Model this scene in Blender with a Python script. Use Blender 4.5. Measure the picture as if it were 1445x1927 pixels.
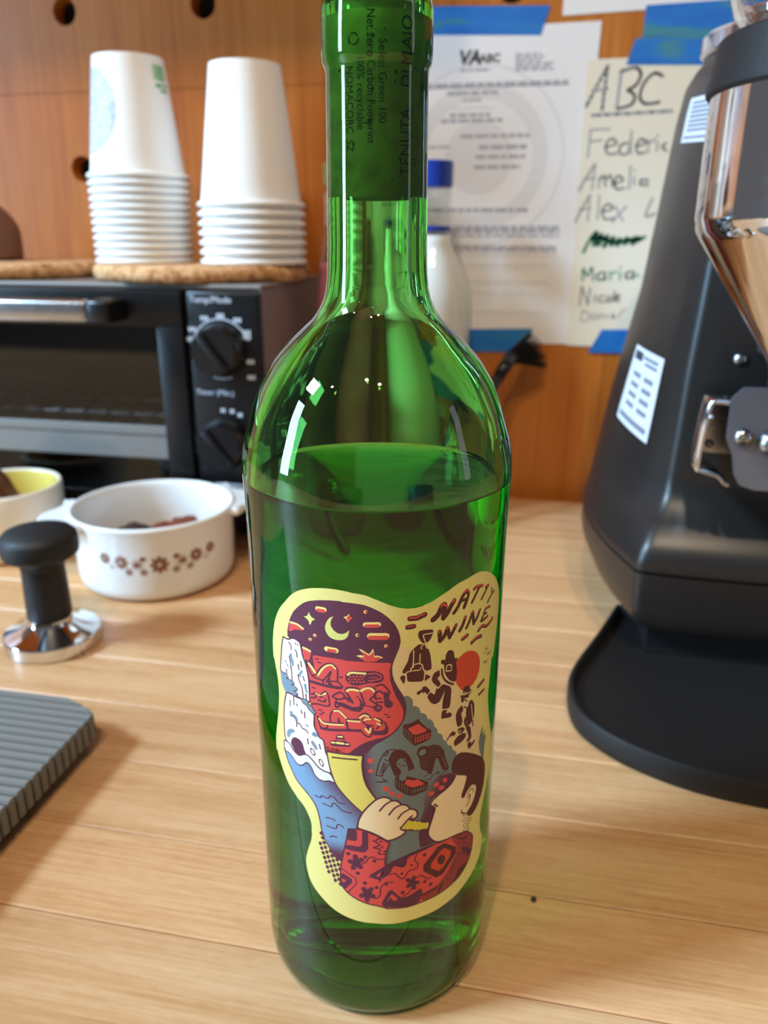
import bpy, bmesh, math, random
from mathutils import Vector, Matrix
from mathutils.geometry import delaunay_2d_cdt
from math import sin, cos, pi, radians, atan2, sqrt
random.seed(7)
SC = bpy.context.scene
COL = SC.collection
for o in list(bpy.data.objects): bpy.data.objects.remove(o)

# ------------------------------------------------------------------ camera
FPX = 1480.0
cam = bpy.data.cameras.new('camera'); cam_o = bpy.data.objects.new('camera', cam); COL.objects.link(cam_o)
cam.sensor_fit = 'VERTICAL'; cam.sensor_height = 36.0; cam.lens = FPX / 1927 * 36.0
th, yaw, roll = radians(19.48), radians(11.3), radians(.17)
fw = Vector((-sin(yaw) * cos(th), cos(yaw) * cos(th), -sin(th)))
rt0 = Vector((cos(yaw), sin(yaw), 0)); up0 = rt0.cross(fw)
rt = rt0 * cos(roll) + up0 * sin(roll); up = up0 * cos(roll) - rt0 * sin(roll)
M = Matrix((rt, up, -fw)).transposed().to_4x4(); M.translation = (0, 0, .245)
cam_o.matrix_world = M
cam.clip_start = .01
cam.dof.use_dof = True; cam.dof.focus_distance = .209; cam.dof.aperture_fstop = 13.5
SC.camera = cam_o

# ------------------------------------------------------------------ world, lights, exposure
w = bpy.data.worlds.new('world'); SC.world = w; w.use_nodes = True
w.node_tree.nodes['Background'].inputs[0].default_value = (.80, .80, .86, 1)
w.node_tree.nodes['Background'].inputs[1].default_value = .13
def area(name, loc, target, sx, sy, power, col):
    l = bpy.data.lights.new(name, 'AREA'); l.shape = 'RECTANGLE'; l.size = sx; l.size_y = sy; l.energy = power; l.color = col
    o = bpy.data.objects.new(name, l); COL.objects.link(o); o.location = loc
    o.rotation_euler = (Vector(target) - Vector(loc)).to_track_quat('-Z', 'Y').to_euler(); return o
def bulb(name, loc, power, col, r=.04):
    l = bpy.data.lights.new(name, 'POINT'); l.energy = power; l.color = col; l.shadow_soft_size = r
    o = bpy.data.objects.new(name, l); COL.objects.link(o); o.location = loc; return o
area('window_daylight', (-2.6, -.80, .80), (-.05, .3, .4), .42, 1.5, 70, (.42, .71, 1.0))
area('upper_window_daylight', (-2.5, -.80, 2.35), (-.05, .3, .2), .60, .50, 150, (.48, .74, 1.0))
area('far_window_daylight', (3.2, .15, .8), (0, .3, .5), .35, 1.9, 3, (.86, .93, 1.0))
bulb('pendant_lamp_light', (-.12, -.67, 1.75), 34, (1.0, .80, .55), .035)
bulb('second_pendant_light', (.22, -.76, 1.75), 34, (1.0, .80, .55), .035)
bulb('third_pendant_light', (-1.2, -.9, 1.9), 9, (1.0, .78, .52), .035)
SC.view_settings.view_transform = 'Standard'; SC.view_settings.look = 'None'
SC.view_settings.gamma = 1.0; SC.view_settings.use_curve_mapping = False
SC.view_settings.exposure = 0.22
cy = SC.cycles
cy.max_bounces = 24; cy.transmission_bounces = 24; cy.transparent_max_bounces = 16; cy.glossy_bounces = 8; cy.diffuse_bounces = 4
cy.caustics_reflective = False; cy.caustics_refractive = True; cy.sample_clamp_indirect = 6.0; cy.blur_glossy = .5

# ------------------------------------------------------------------ materials
def lin(c):
    return tuple((x / 255 / 12.92 if x / 255 <= .04045 else ((x / 255 + .055) / 1.055) ** 2.4) for x in c) + (1,)
MATS = {}
def mat(name, rgb, rough=.5, metal=0, spec=.5, bump=0, bscale=200, **kw):
    if name in MATS: return MATS[name]
    m = bpy.data.materials.new(name); m.use_nodes = True; nt = m.node_tree; b = nt.nodes['Principled BSDF']
    b.inputs['Base Color'].default_value = lin(rgb); b.inputs['Roughness'].default_value = rough
    b.inputs['Metallic'].default_value = metal; b.inputs['Specular IOR Level'].default_value = spec
    for k, v in kw.items(): b.inputs[k].default_value = v
    n = nt.nodes.new('ShaderNodeTexNoise'); n.inputs['Scale'].default_value = bscale
    tc = nt.nodes.new('ShaderNodeTexCoord'); nt.links.new(tc.outputs['Object'], n.inputs['Vector'])
    if bump:
        bp = nt.nodes.new('ShaderNodeBump'); bp.inputs['Strength'].default_value = bump; bp.inputs['Distance'].default_value = .0006
        nt.links.new(n.outputs[0], bp.inputs['Height']); nt.links.new(bp.outputs[0], b.inputs['Normal'])
    mr = nt.nodes.new('ShaderNodeMapRange'); mr.inputs[3].default_value = max(0, rough - .04); mr.inputs[4].default_value = min(1, rough + .04)
    nt.links.new(n.outputs[0], mr.inputs[0]); nt.links.new(mr.outputs[0], b.inputs['Roughness'])
    MATS[name] = m; return m
def ramp(nt, stops):
    r = nt.nodes.new('ShaderNodeValToRGB'); e = r.color_ramp.elements
    while len(e) < len(stops): e.new(.5)
    for el, (p, c) in zip(e, stops): el.position = p; el.color = lin(c)
    return r
def wood(name, stops, stretch, fine, rough=.45, bump=.15, rnd=.12, mottle=0):
    m = bpy.data.materials.new(name); m.use_nodes = True; nt = m.node_tree; L = nt.links; b = nt.nodes['Principled BSDF']
    g = nt.nodes.new('ShaderNodeNewGeometry'); oi = nt.nodes.new('ShaderNodeObjectInfo')
    off = nt.nodes.new('ShaderNodeVectorMath'); off.operation = 'MULTIPLY'; off.inputs[1].default_value = stretch
    L.new(g.outputs['Position'], off.inputs[0])
    rv = nt.nodes.new('ShaderNodeMath'); rv.operation = 'MULTIPLY'; rv.inputs[1].default_value = 37.0; L.new(oi.outputs['Random'], rv.inputs[0])
    ad = nt.nodes.new('ShaderNodeVectorMath'); L.new(off.outputs[0], ad.inputs[0]); L.new(rv.outputs[0], ad.inputs[1])
    n1 = nt.nodes.new('ShaderNodeTexNoise'); n1.inputs['Scale'].default_value = 1; n1.inputs['Detail'].default_value = 6; n1.inputs['Distortion'].default_value = .8
    L.new(ad.outputs[0], n1.inputs['Vector'])
    f2 = nt.nodes.new('ShaderNodeVectorMath'); f2.operation = 'MULTIPLY'; f2.inputs[1].default_value = fine
    L.new(g.outputs['Position'], f2.inputs[0])
    n2 = nt.nodes.new('ShaderNodeTexNoise'); n2.inputs['Scale'].default_value = 1; n2.inputs['Detail'].default_value = 4; L.new(f2.outputs[0], n2.inputs['Vector'])
    a = nt.nodes.new('ShaderNodeMath'); a.operation = 'MULTIPLY_ADD'; a.inputs[1].default_value = .45; L.new(n2.outputs[0], a.inputs[0])
    s1 = nt.nodes.new('ShaderNodeMath'); s1.operation = 'MULTIPLY'; s1.inputs[1].default_value = .62; L.new(n1.outputs[0], s1.inputs[0]); L.new(s1.outputs[0], a.inputs[2])
    if mottle:
        f3 = nt.nodes.new('ShaderNodeVectorMath'); f3.operation = 'MULTIPLY'; f3.inputs[1].default_value = (150, 330, 100); L.new(g.outputs['Position'], f3.inputs[0])
        n3 = nt.nodes.new('ShaderNodeTexNoise'); n3.inputs['Scale'].default_value = 1; n3.inputs['Detail'].default_value = 3; n3.inputs['Distortion'].default_value = .5; L.new(f3.outputs[0], n3.inputs['Vector'])
        c3 = nt.nodes.new('ShaderNodeMath'); c3.operation = 'SUBTRACT'; c3.inputs[1].default_value = .5; L.new(n3.outputs[0], c3.inputs[0])
        a3 = nt.nodes.new('ShaderNodeMath'); a3.operation = 'MULTIPLY_ADD'; a3.inputs[1].default_value = mottle; L.new(c3.outputs[0], a3.inputs[0]); L.new(a.outputs[0], a3.inputs[2]); a = a3
    r = ramp(nt, stops); L.new(a.outputs[0], r.inputs[0])
    hs = nt.nodes.new('ShaderNodeHueSaturation'); mr = nt.nodes.new('ShaderNodeMapRange')
    mr.inputs[3].default_value = 1 - rnd; mr.inputs[4].default_value = 1 + rnd * .6; L.new(oi.outputs['Random'], mr.inputs[0]); L.new(mr.outputs[0], hs.inputs['Value'])
    L.new(r.outputs[0], hs.inputs['Color']); L.new(hs.outputs[0], b.inputs['Base Color'])
    b.inputs['Roughness'].default_value = rough
    bp = nt.nodes.new('ShaderNodeBump'); bp.inputs['Strength'].default_value = bump; bp.inputs['Distance'].default_value = .0004
    L.new(n2.outputs[0], bp.inputs['Height']); L.new(bp.outputs[0], b.inputs['Normal'])
    MATS[name] = m; return m
wood('maple', [(.30, (168, 118, 74)), (.44, (196, 147, 100)), (.58, (210, 164, 118)), (.76, (222, 182, 138))], (3.2, 60, 30), (25, 700, 60), .40, .12, .10, .16)
wood('plywood', [(.28, (142, 74, 20)), (.45, (178, 100, 32)), (.62, (194, 117, 44)), (.8, (212, 143, 72))], (22, 20, 2.2), (260, 60, 9), .36, .05, 0)
wood('dark_wood', [(.3, (58, 32, 20)), (.5, (98, 58, 38)), (.7, (128, 82, 56))], (60, 60, 300), (300, 300, 900), .5, .3, 0)
def cork_mat(name, dark, mid, light):
    m = bpy.data.materials.new(name); m.use_nodes = True; nt = m.node_tree; L = nt.links; b = nt.nodes['Principled BSDF']
    tc = nt.nodes.new('ShaderNodeTexCoord'); n = nt.nodes.new('ShaderNodeTexVoronoi'); n.inputs['Scale'].default_value = 260
    n2 = nt.nodes.new('ShaderNodeTexNoise'); n2.inputs['Scale'].default_value = 140; n2.inputs['Detail'].default_value = 5
    L.new(tc.outputs['Object'], n.inputs['Vector']); L.new(tc.outputs['Object'], n2.inputs['Vector'])
    mx = nt.nodes.new('ShaderNodeMath'); mx.operation = 'MULTIPLY_ADD'; mx.inputs[1].default_value = .35; L.new(n.outputs['Distance'], mx.inputs[0]); L.new(n2.outputs[0], mx.inputs[2])
    r = ramp(nt, [(.4, dark), (.58, mid), (.8, light)]); L.new(mx.outputs[0], r.inputs[0]); L.new(r.outputs[0], b.inputs['Base Color'])
    b.inputs['Roughness'].default_value = .9
    bp = nt.nodes.new('ShaderNodeBump'); bp.inputs['Distance'].default_value = .001; bp.inputs['Strength'].default_value = .6; L.new(n2.outputs[0], bp.inputs['Height']); L.new(bp.outputs[0], b.inputs['Normal'])
    MATS[name] = m; return m
cork_mat('cork', (120, 72, 38), (186, 132, 84), (220, 172, 122))
cork_mat('stopper', (120, 96, 56), (132, 108, 66), (146, 122, 78))
def glass(name, ior, absorb=None, density=0, rough=0.0, tint=(255, 255, 255), wet_ior=None):
    m = bpy.data.materials.new(name); m.use_nodes = True; nt = m.node_tree; nt.nodes.clear()
    o = nt.nodes.new('ShaderNodeOutputMaterial'); g = nt.nodes.new('ShaderNodeBsdfGlass')
    g.inputs['Color'].default_value = lin(tint); g.inputs['IOR'].default_value = ior; g.inputs['Roughness'].default_value = rough
    nt.links.new(g.outputs[0], o.inputs['Surface'])
    if wet_ior:   # index of refraction of the wall that touches the liquid, marked on the mesh
        at_ = nt.nodes.new('ShaderNodeAttribute'); at_.attribute_name = 'wet'; mr = nt.nodes.new('ShaderNodeMapRange')
        mr.inputs[1].default_value = .45; mr.inputs[2].default_value = .55; mr.inputs[3].default_value = ior; mr.inputs[4].default_value = wet_ior
        nt.links.new(at_.outputs['Fac'], mr.inputs[0]); nt.links.new(mr.outputs[0], g.inputs['IOR'])
    if absorb:
        v = nt.nodes.new('ShaderNodeVolumeAbsorption'); v.inputs['Color'].default_value = absorb + (1,); v.inputs['Density'].default_value = density
        nt.links.new(v.outputs[0], o.inputs['Volume'])
    MATS[name] = m; return m
glass('green_glass', 1.5, (.22, .868, .03), 240, wet_ior=1.0002)
glass('wine', 1.34, (.03, .88, .03), 115, wet_ior=1.34 / 1.5)
glass('clear_glass', 1.45, (.80, .86, .88), 4)
mat('syrup', (240, 236, 228), .35, **{'Transmission Weight': .08, 'IOR': 1.2})
mat('pink_syrup', (224, 132, 160), .35, **{'Transmission Weight': .08, 'IOR': 1.2})
mat('black_plastic', (24, 24, 27), .42, bump=.1, bscale=900)
mat('black_satin', (36, 32, 30), .36, bump=.06, bscale=1200)
mat('black_rubber', (20, 18, 18), .58, bump=.2, bscale=700)
mat('black_gloss', (14, 14, 16), .16)
mat('knob_black', (16, 16, 18), .30, bump=.05, bscale=900)
mat('aluminium', (206, 206, 202), .4, metal=.25)
mat('oven_black', (10, 11, 14), .34, bump=.08, bscale=900)
mat('oven_side', (128, 118, 112), .42, metal=.1)
mat('oven_cavity', (74, 74, 72), .5, metal=.2)
mat('chrome', (226, 226, 230), .07, metal=1)
mat('brushed_steel', (190, 190, 192), .26, metal=1)
mat('satin_steel', (118, 120, 128), .36, metal=.55)
mat('gray_rubber', (122, 121, 116), .75, bump=.25, bscale=900)
mat('gray_rubber_dark', (84, 80, 76), .8, bump=.2, bscale=900)
mat('cup_paper', (240, 238, 234), .55, bump=.08, bscale=1500)
mat('cup_gray', (178, 190, 198), .6); mat('cup_green', (96, 170, 92), .6); mat('cup_mark', (206, 216, 220), .6)
mat('milk_glass', (238, 238, 236), .16, bump=.02, **{'Subsurface Weight': .25, 'Subsurface Radius': (.01, .01, .01), 'Subsurface Scale': .3})
mat('cream_ceramic', (236, 226, 208), .22); mat('yellow_glaze', (226, 206, 108), .25)
mat('decal_brown', (140, 92, 70), .35); mat('decal_pale', (206, 186, 176), .35)
mat('spice_red', (116, 46, 22), .8, bump=.6, bscale=300); mat('spice_dark', (58, 34, 26), .85, bump=.6, bscale=300)
mat('brown_weave', (120, 84, 66), .85, bump=.8, bscale=500)
mat('paper_white', (242, 242, 244), .75, bump=.04, bscale=900)
mat('paper_cream', (240, 234, 216), .75, bump=.06, bscale=700)
mat('print_gray', (176, 178, 188), .8); mat('print_dark', (52, 54, 60), .8); mat('print_mid', (120, 122, 132), .8); mat('print_pale', (230, 230, 233), .8)
mat('marker_gray', (168, 170, 174), .8); mat('marker_dark', (120, 116, 112), .8); mat('marker_green', (66, 150, 112), .8); mat('marker_teal', (96, 176, 146), .8)
mat('sticker', (214, 216, 226), .5); mat('white_print', (214, 222, 236), .6)
mat('blue_cap', (20, 52, 150), .35); mat('lime_cap', (176, 182, 96), .4); mat('bottle_label', (222, 218, 216), .6)
mat('bristle', (26, 25, 27), .6); mat('ink_and_hole_shade', (18, 18, 16), .8); mat('crumb', (58, 56, 54), .9)
def tape_mat():
    m = bpy.data.materials.new('painter_tape'); m.use_nodes = True; nt = m.node_tree; L = nt.links; b = nt.nodes['Principled BSDF']
    g = nt.nodes.new('ShaderNodeNewGeometry'); mp = nt.nodes.new('ShaderNodeMapping'); mp.inputs['Rotation'].default_value = (0, radians(35), 0); mp.inputs['Scale'].default_value = (18, 40, 70)
    n = nt.nodes.new('ShaderNodeTexNoise'); n.inputs['Scale'].default_value = 1; L.new(g.outputs['Position'], mp.inputs[0]); L.new(mp.outputs[0], n.inputs['Vector'])
    r = ramp(nt, [(.4, (16, 110, 200)), (.56, (22, 120, 206)), (.66, (60, 138, 160))]); L.new(n.outputs[0], r.inputs[0]); L.new(r.outputs[0], b.inputs['Base Color'])
    b.inputs['Roughness'].default_value = .6; MATS['painter_tape'] = m
tape_mat()
def thin_glass(name, tint, ior):
    m = bpy.data.materials.new(name); m.use_nodes = True; nt = m.node_tree; nt.nodes.clear()
    o = nt.nodes.new('ShaderNodeOutputMaterial'); t = nt.nodes.new('ShaderNodeBsdfTransparent'); t.inputs[0].default_value = tint
    g = nt.nodes.new('ShaderNodeBsdfGlossy'); g.inputs['Roughness'].default_value = .05
    lw = nt.nodes.new('ShaderNodeLayerWeight'); lw.inputs[0].default_value = .5; pw = nt.nodes.new('ShaderNodeMath'); pw.operation = 'POWER'; pw.inputs[1].default_value = 4.5; nt.links.new(lw.outputs['Facing'], pw.inputs[0])
    fr = nt.nodes.new('ShaderNodeMapRange'); fr.inputs[3].default_value = ((ior - 1) / (ior + 1)) ** 2; fr.inputs[4].default_value = .8; nt.links.new(pw.outputs[0], fr.inputs[0]); mx = nt.nodes.new('ShaderNodeMixShader')
    nt.links.new(fr.outputs[0], mx.inputs[0]); nt.links.new(t.outputs[0], mx.inputs[1]); nt.links.new(g.outputs[0], mx.inputs[2]); nt.links.new(mx.outputs[0], o.inputs[0]); MATS[name] = m
thin_glass('oven_glass', (.80, .81, .82, 1), 1.45); thin_glass('bottle_glass', (.94, .96, .96, 1), 1.5)
def print_mat():
    m = bpy.data.materials.new('label_print'); m.use_nodes = True; nt = m.node_tree; L = nt.links; b = nt.nodes['Principled BSDF']
    a = nt.nodes.new('ShaderNodeAttribute'); a.attribute_name = 'ink'
    tc = nt.nodes.new('ShaderNodeTexCoord'); n = nt.nodes.new('ShaderNodeTexNoise'); n.inputs['Scale'].default_value = 1400; L.new(tc.outputs['Object'], n.inputs['Vector'])
    mr = nt.nodes.new('ShaderNodeMapRange'); mr.inputs[3].default_value = .93; mr.inputs[4].default_value = 1.05; L.new(n.outputs[0], mr.inputs[0])
    mu = nt.nodes.new('ShaderNodeVectorMath'); mu.operation = 'SCALE'; L.new(a.outputs['Color'], mu.inputs[0]); L.new(mr.outputs[0], mu.inputs['Scale'])
    L.new(mu.outputs[0], b.inputs['Base Color']); b.inputs['Roughness'].default_value = .62; b.inputs['Specular IOR Level'].default_value = .3
    MATS['label_print'] = m
print_mat()

# ------------------------------------------------------------------ mesh helpers
def link(name, bm, m, parent=None, smooth=False, loc=None):
    me = bpy.data.meshes.new(name); bm.normal_update(); bm.to_mesh(me); bm.free()
    ms = m if isinstance(m, (list, tuple)) else [m]
    for x in ms: me.materials.append(MATS[x])
    if smooth:
        for p in me.polygons: p.use_smooth = True
    o = bpy.data.objects.new(name, me); COL.objects.link(o)
    if parent is not None: o.parent = parent
    if loc: o.location = loc
    return o
def soft(o, angle=35):
    me = o.data
    for p in me.polygons: p.use_smooth = True
    bm = bmesh.new(); bm.from_mesh(me)
    for e in bm.edges:
        e.smooth = not (len(e.link_faces) == 2 and e.calc_face_angle(0) > radians(angle))
    bm.to_mesh(me); bm.free(); return o
def thing(name, label, cat, loc=(0, 0, 0), group=None):
    o = bpy.data.objects.new(name, None); COL.objects.link(o); o.location = loc; o.empty_display_size = .02
    return tag(o, label, cat, group)
def tag(o, label, cat, group=None):
    o['label'] = label; o['category'] = cat
    if group: o['group'] = group
    return o
def box(bm, lo, hi, bev=0, seg=2):
    r = bmesh.ops.create_cube(bm, size=1); vs = r['verts']
    for v in vs:
        v.co = Vector([lo[i] + (v.co[i] + .5) * (hi[i] - lo[i]) for i in range(3)])
    if bev:
        es = list({e for v in vs for e in v.link_edges})
        bmesh.ops.bevel(bm, geom=es, offset=bev, segments=seg, affect='EDGES', profile=.5)
def lathe(bm, prof, seg=48, c=(0, 0, 0), close_ends=True, closed=False):
    """prof: list of (r, z)."""
    rings = []
    for r, z in prof:
        if r < 1e-7: rings.append([bm.verts.new((c[0], c[1], c[2] + z))])
        else: rings.append([bm.verts.new((c[0] + r * cos(2 * pi * k / seg), c[1] + r * sin(2 * pi * k / seg), c[2] + z)) for k in range(seg)])
    n = len(rings)
    for i in range(n if closed else n - 1):
        a, b = rings[i], rings[(i + 1) % n]
        for k in range(seg):
            k2 = (k + 1) % seg
            if len(a) == 1 and len(b) == 1: continue
            if len(a) == 1: bm.faces.new((a[0], b[k2], b[k]))
            elif len(b) == 1: bm.faces.new((a[k], a[k2], b[0]))
            else: bm.faces.new((a[k], a[k2], b[k2], b[k]))
    return rings
def tube(bm, pts, r, seg=10, cap=True, radii=None):
    pts = [Vector(p) for p in pts]; rings = []; up_ = None
    for i, p in enumerate(pts):
        d = (pts[min(i + 1, len(pts) - 1)] - pts[max(i - 1, 0)]).normalized()
        if up_ is None: up_ = d.orthogonal().normalized()
        up_ = (up_ - d * up_.dot(d)).normalized(); s = d.cross(up_)
        rr = radii[i] if radii else r
        rings.append([bm.verts.new(p + (up_ * cos(2 * pi * k / seg) + s * sin(2 * pi * k / seg)) * rr) for k in range(seg)])
    for a, b in zip(rings, rings[1:]):
        for k in range(seg): bm.faces.new((a[k], a[(k + 1) % seg], b[(k + 1) % seg], b[k]))
    if cap: bm.faces.new(rings[0][::-1]); bm.faces.new(rings[-1])
def catmull(p, closed=False, sub=4):
    n = len(p); out = []
    if n < 3 and not closed: return [tuple(q) for q in p]
    for i in range(n if closed else n - 1):
        g = (lambda k: p[k % n]) if closed else (lambda k: p[max(0, min(n - 1, k))])
        p0, p1, p2, p3 = g(i - 1), g(i), g(i + 1), g(i + 2)
        for s in range(sub):
            t = s / sub
            out.append(tuple(.5 * (2 * b + (c - a) * t + (2 * a - 5 * b + 4 * c - d) * t * t + (3 * b - a - 3 * c + d) * t ** 3) for a, b, c, d in zip(p0, p1, p2, p3)))
    if not closed: out.append(tuple(p[-1]))
    return out
def chaikin(p, closed, k=.17):
    out = []; n = len(p)
    for i in range(n if closed else n - 1):
        a, b = p[i], p[(i + 1) % n]
        out.append(tuple(u + (v - u) * k for u, v in zip(a, b))); out.append(tuple(u + (v - u) * (1 - k) for u, v in zip(a, b)))
    if not closed: out[0] = tuple(p[0]); out[-1] = tuple(p[-1])
    return out
def stroke_poly(p, w):
    """list of convex quads and discs approximating a round pen stroke"""
    polys = []; h = w / 2
    for a, b in zip(p, p[1:]):
        dx, dy = b[0] - a[0], b[1] - a[1]; L = sqrt(dx * dx + dy * dy) or 1
        nx, ny = -dy / L * h, dx / L * h
        polys.append([(a[0] + nx, a[1] + ny), (a[0] - nx, a[1] - ny), (b[0] - nx, b[1] - ny), (b[0] + nx, b[1] + ny)])
    return polys
def stroke_pieces(p, w):
    """pen stroke as quads plus round joints, safe for loops and sharp turns"""
    out = stroke_poly(p, w); h = w / 2
    for q in p: out.append([(q[0] + h * cos(2 * pi * k / 8 + .2), q[1] + h * sin(2 * pi * k / 8 + .2)) for k in range(8)])
    return out
def stroke_outline(p, w):
    """closed outline of a pen stroke with round ends"""
    h = w / 2; n = len(p); Lf, Rt = [], []; dirs = []
    for i in range(n):
        a, b = p[max(0, i - 1)], p[min(n - 1, i + 1)]
        d = (b[0] - a[0], b[1] - a[1]); L = sqrt(d[0] ** 2 + d[1] ** 2) or 1; dirs.append((d[0] / L, d[1] / L))
    for q, d in zip(p, dirs):
        Lf.append((q[0] - d[1] * h, q[1] + d[0] * h)); Rt.append((q[0] + d[1] * h, q[1] - d[0] * h))
    d = dirs[-1]; a0 = atan2(d[0], -d[1]); e = [(p[-1][0] + h * cos(a0 - pi * k / 5), p[-1][1] + h * sin(a0 - pi * k / 5)) for k in range(1, 5)]
    d = dirs[0]; a1 = atan2(-d[0], d[1]); s = [(p[0][0] + h * cos(a1 - pi * k / 5), p[0][1] + h * sin(a1 - pi * k / 5)) for k in range(1, 5)]
    return Lf + e + Rt[::-1] + s
def flat_poly(bm, pts, f, mi=0):
    """fill a 2D polygon; f maps (u,v) to a 3D point"""
    try:
        face = bm.faces.new([bm.verts.new(f(*q)) for q in pts]); face.material_index = mi
        return face
    except ValueError: return None
def fill_tris(bm, faces):
    bmesh.ops.triangulate(bm, faces=[f for f in faces if f], quad_method='BEAUTY', ngon_method='EAR_CLIP')
def text_mesh(body, size, spacing=1.0, bold=0, shear=0):
    c = bpy.data.curves.new('txt', 'FONT'); c.body = body; c.size = size; c.align_x = 'LEFT'; c.space_character = spacing; c.resolution_u = 3; c.offset = bold; c.shear = shear
    o = bpy.data.objects.new('txt', c); COL.objects.link(o)
    me = bpy.data.meshes.new_from_object(o.evaluated_get(bpy.context.evaluated_depsgraph_get()))
    v = [tuple(x.co) for x in me.vertices]; fs = [tuple(p.vertices) for p in me.polygons]
    bpy.data.objects.remove(o); bpy.data.curves.remove(c); bpy.data.meshes.remove(me)
    return v, fs
def add_text(bm, body, size, f, mi=0, spacing=1.0, center=False, bold=0, shear=0):
    v, fs = text_mesh(body, size, spacing, bold, shear)
    if not v: return
    ox = (min(a[0] for a in v) + max(a[0] for a in v)) / 2 if center else 0
    vs = [bm.verts.new(f(a[0] - ox, a[1])) for a in v]
    for q in fs:
        try: bm.faces.new([vs[i] for i in q]).material_index = mi
        except ValueError: pass
def dup(root, loc=None, label=None):
    r = root.copy(); COL.objects.link(r)
    if loc: r.location = loc
    if label: r['label'] = label
    for ch in list(root.children):
        c = ch.copy(); COL.objects.link(c); c.parent = r
        for g in list(ch.children):
            d = g.copy(); COL.objects.link(d); d.parent = c
    return r
# ------------------------------------------------------------------ setting
YW = .763
def build_wall():
    bm = bmesh.new(); p = .1363; x0 = -.4545; N = 24
    xs = [x0 + p * k for k in range(-5, 10)]; zs = [.304, .4375, .571]
    xa, xb = xs[0] - p / 2, xs[-1] + p / 2; hz = .0665
    def quad(a, b, c, d, mi=0): bm.faces.new([bm.verts.new(v) for v in (a, b, c, d)]).material_index = mi
    quad((xa, YW, -.35), (xb, YW, -.35), (xb, YW, zs[0] - hz), (xa, YW, zs[0] - hz))
    quad((xa, YW, zs[2] + hz), (xb, YW, zs[2] + hz), (xb, YW, 1.35), (xa, YW, 1.35))
    for z in zs:
        for x in xs:
            r = .0118; sq = []; ci = []
            for k in range(N):
                a = 2 * pi * k / N; c_, s_ = cos(a), sin(a); m = max(abs(c_) , abs(s_))
                sq.append((x + c_ / m * p / 2, YW, z + s_ / m * hz)); ci.append((x + r * c_, YW, z + r * s_))
            for k in range(N):
                k2 = (k + 1) % N; quad(ci[k], sq[k], sq[k2], ci[k2])
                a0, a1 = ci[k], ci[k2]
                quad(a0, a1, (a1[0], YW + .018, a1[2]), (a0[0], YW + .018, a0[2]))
                bm.faces.new([bm.verts.new(v) for v in ((a0[0], YW + .018, a0[2]), (a1[0], YW + .018, a1[2]), (x, YW + .018, z))]).material_index = 1  # black disc paints the shade inside the hollow hole
    bmesh.ops.remove_doubles(bm, verts=bm.verts, dist=1e-6)
    box(bm, (xa, YW + .0185, -.35), (xb, YW + .03, 1.35))
    o = link('wall_back', bm, ['plywood', 'ink_and_hole_shade']); o['kind'] = 'structure'
    o['label'] = 'brown plywood wall with drilled round holes behind the counter'
build_wall()
bm = bmesh.new(); box(bm, (-1.05, .42, .70), (-.090, YW - .0005, .722), .002)  # board added out of view to cast a shadow on the upper wall
tag(link('shadow_board', bm, 'plywood'), 'unseen plywood board added high on the back wall to shade it', 'board')
ct = thing('countertop', 'light maple butcher block countertop of long glued staves', 'countertop')
bm = bmesh.new(); PW = .0451
box(bm, (-1.2, 0, -.032), (.95, PW - .0005, 0), .0006, 1)
pm = link('plank', bm, 'maple', ct); pm.location = (0, .2036, 0)
for k in range(-14, 13):
    y = .2036 + PW * k
    if k == 0 or y + PW > YW + .02: continue
    c = pm.copy(); COL.objects.link(c); c.location = (random.uniform(-.1, .1), y, random.uniform(-.00012, 0)); 
    if y + PW > YW - .0005: c.scale = (1, (YW - .0006 - y) / PW, 1)
# ------------------------------------------------------------------ wine bottle
AX, AY = -.0463, .2212
wb = thing('wine_bottle', 'tall green glass wine bottle with illustrated cream label', 'bottle', (AX, AY, 0))
OUTP = [(0, 14), (12, 12.6), (20, 8.6), (26, 3.6), (29, 1), (31, .15), (33.2, .35), (35.8, 1.8), (37.8, 4.6), (38.8, 8.2), (39.2, 13), (39.25, 30), (39.2, 60), (39.2, 90), (39.2, 120), (39.2, 145), (39.3, 163), (39.6, 173), (39.8, 180), (39.65, 184), (39.2, 187), (38.4, 190.4), (37.3, 193.8), (35.5, 199.5), (33.1, 205.5), (29.5, 211.2), (27, 214.1), (24.3, 217), (21.1, 219.9), (18, 222.7), (16.1, 225.4), (14.85, 228.2), (14.2, 231), (13.8, 235), (13.55, 241), (13.4, 253), (13.25, 270), (13.15, 283), (13.3, 284.2), (13.9, 285.3), (14.15, 287.2), (14.15, 292), (14.1, 297), (13.7, 299.4), (12.8, 300.3), (11.2, 300.4), (10, 300)]
INP = [(9.5, 298.6), (9.3, 295), (9.3, 285), (9.3, 270), (9.3, 254), (9.3, 243), (9.5, 236), (10, 231.5), (11, 228), (12.6, 225), (15, 221.6), (18, 218), (21.2, 214.4), (24.4, 210.8), (27.2, 207), (29.8, 202.6), (32.4, 197), (34.3, 191.4), (35.3, 187.4), (35.9, 183), (36.2, 177), (36.1, 165), (36, 145), (36, 90), (36, 40), (35.8, 24), (34.6, 16.5), (32, 12), (28.5, 9.6), (24, 9.8), (18, 13.6), (10, 18), (0, 19.5)]
mm = lambda P: [(a / 1000, b / 1000) for a, b in P]
LV = .1776
INP = [q for q in INP if abs(q[1] - LV * 1000) > 1]; k_ = next(i for i, q in enumerate(INP) if q[1] < LV * 1000)
INP[k_:k_] = [(36.2, LV * 1000 + .95), (36.2, LV * 1000 + .85), (36.19, LV * 1000 - .5)]
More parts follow.
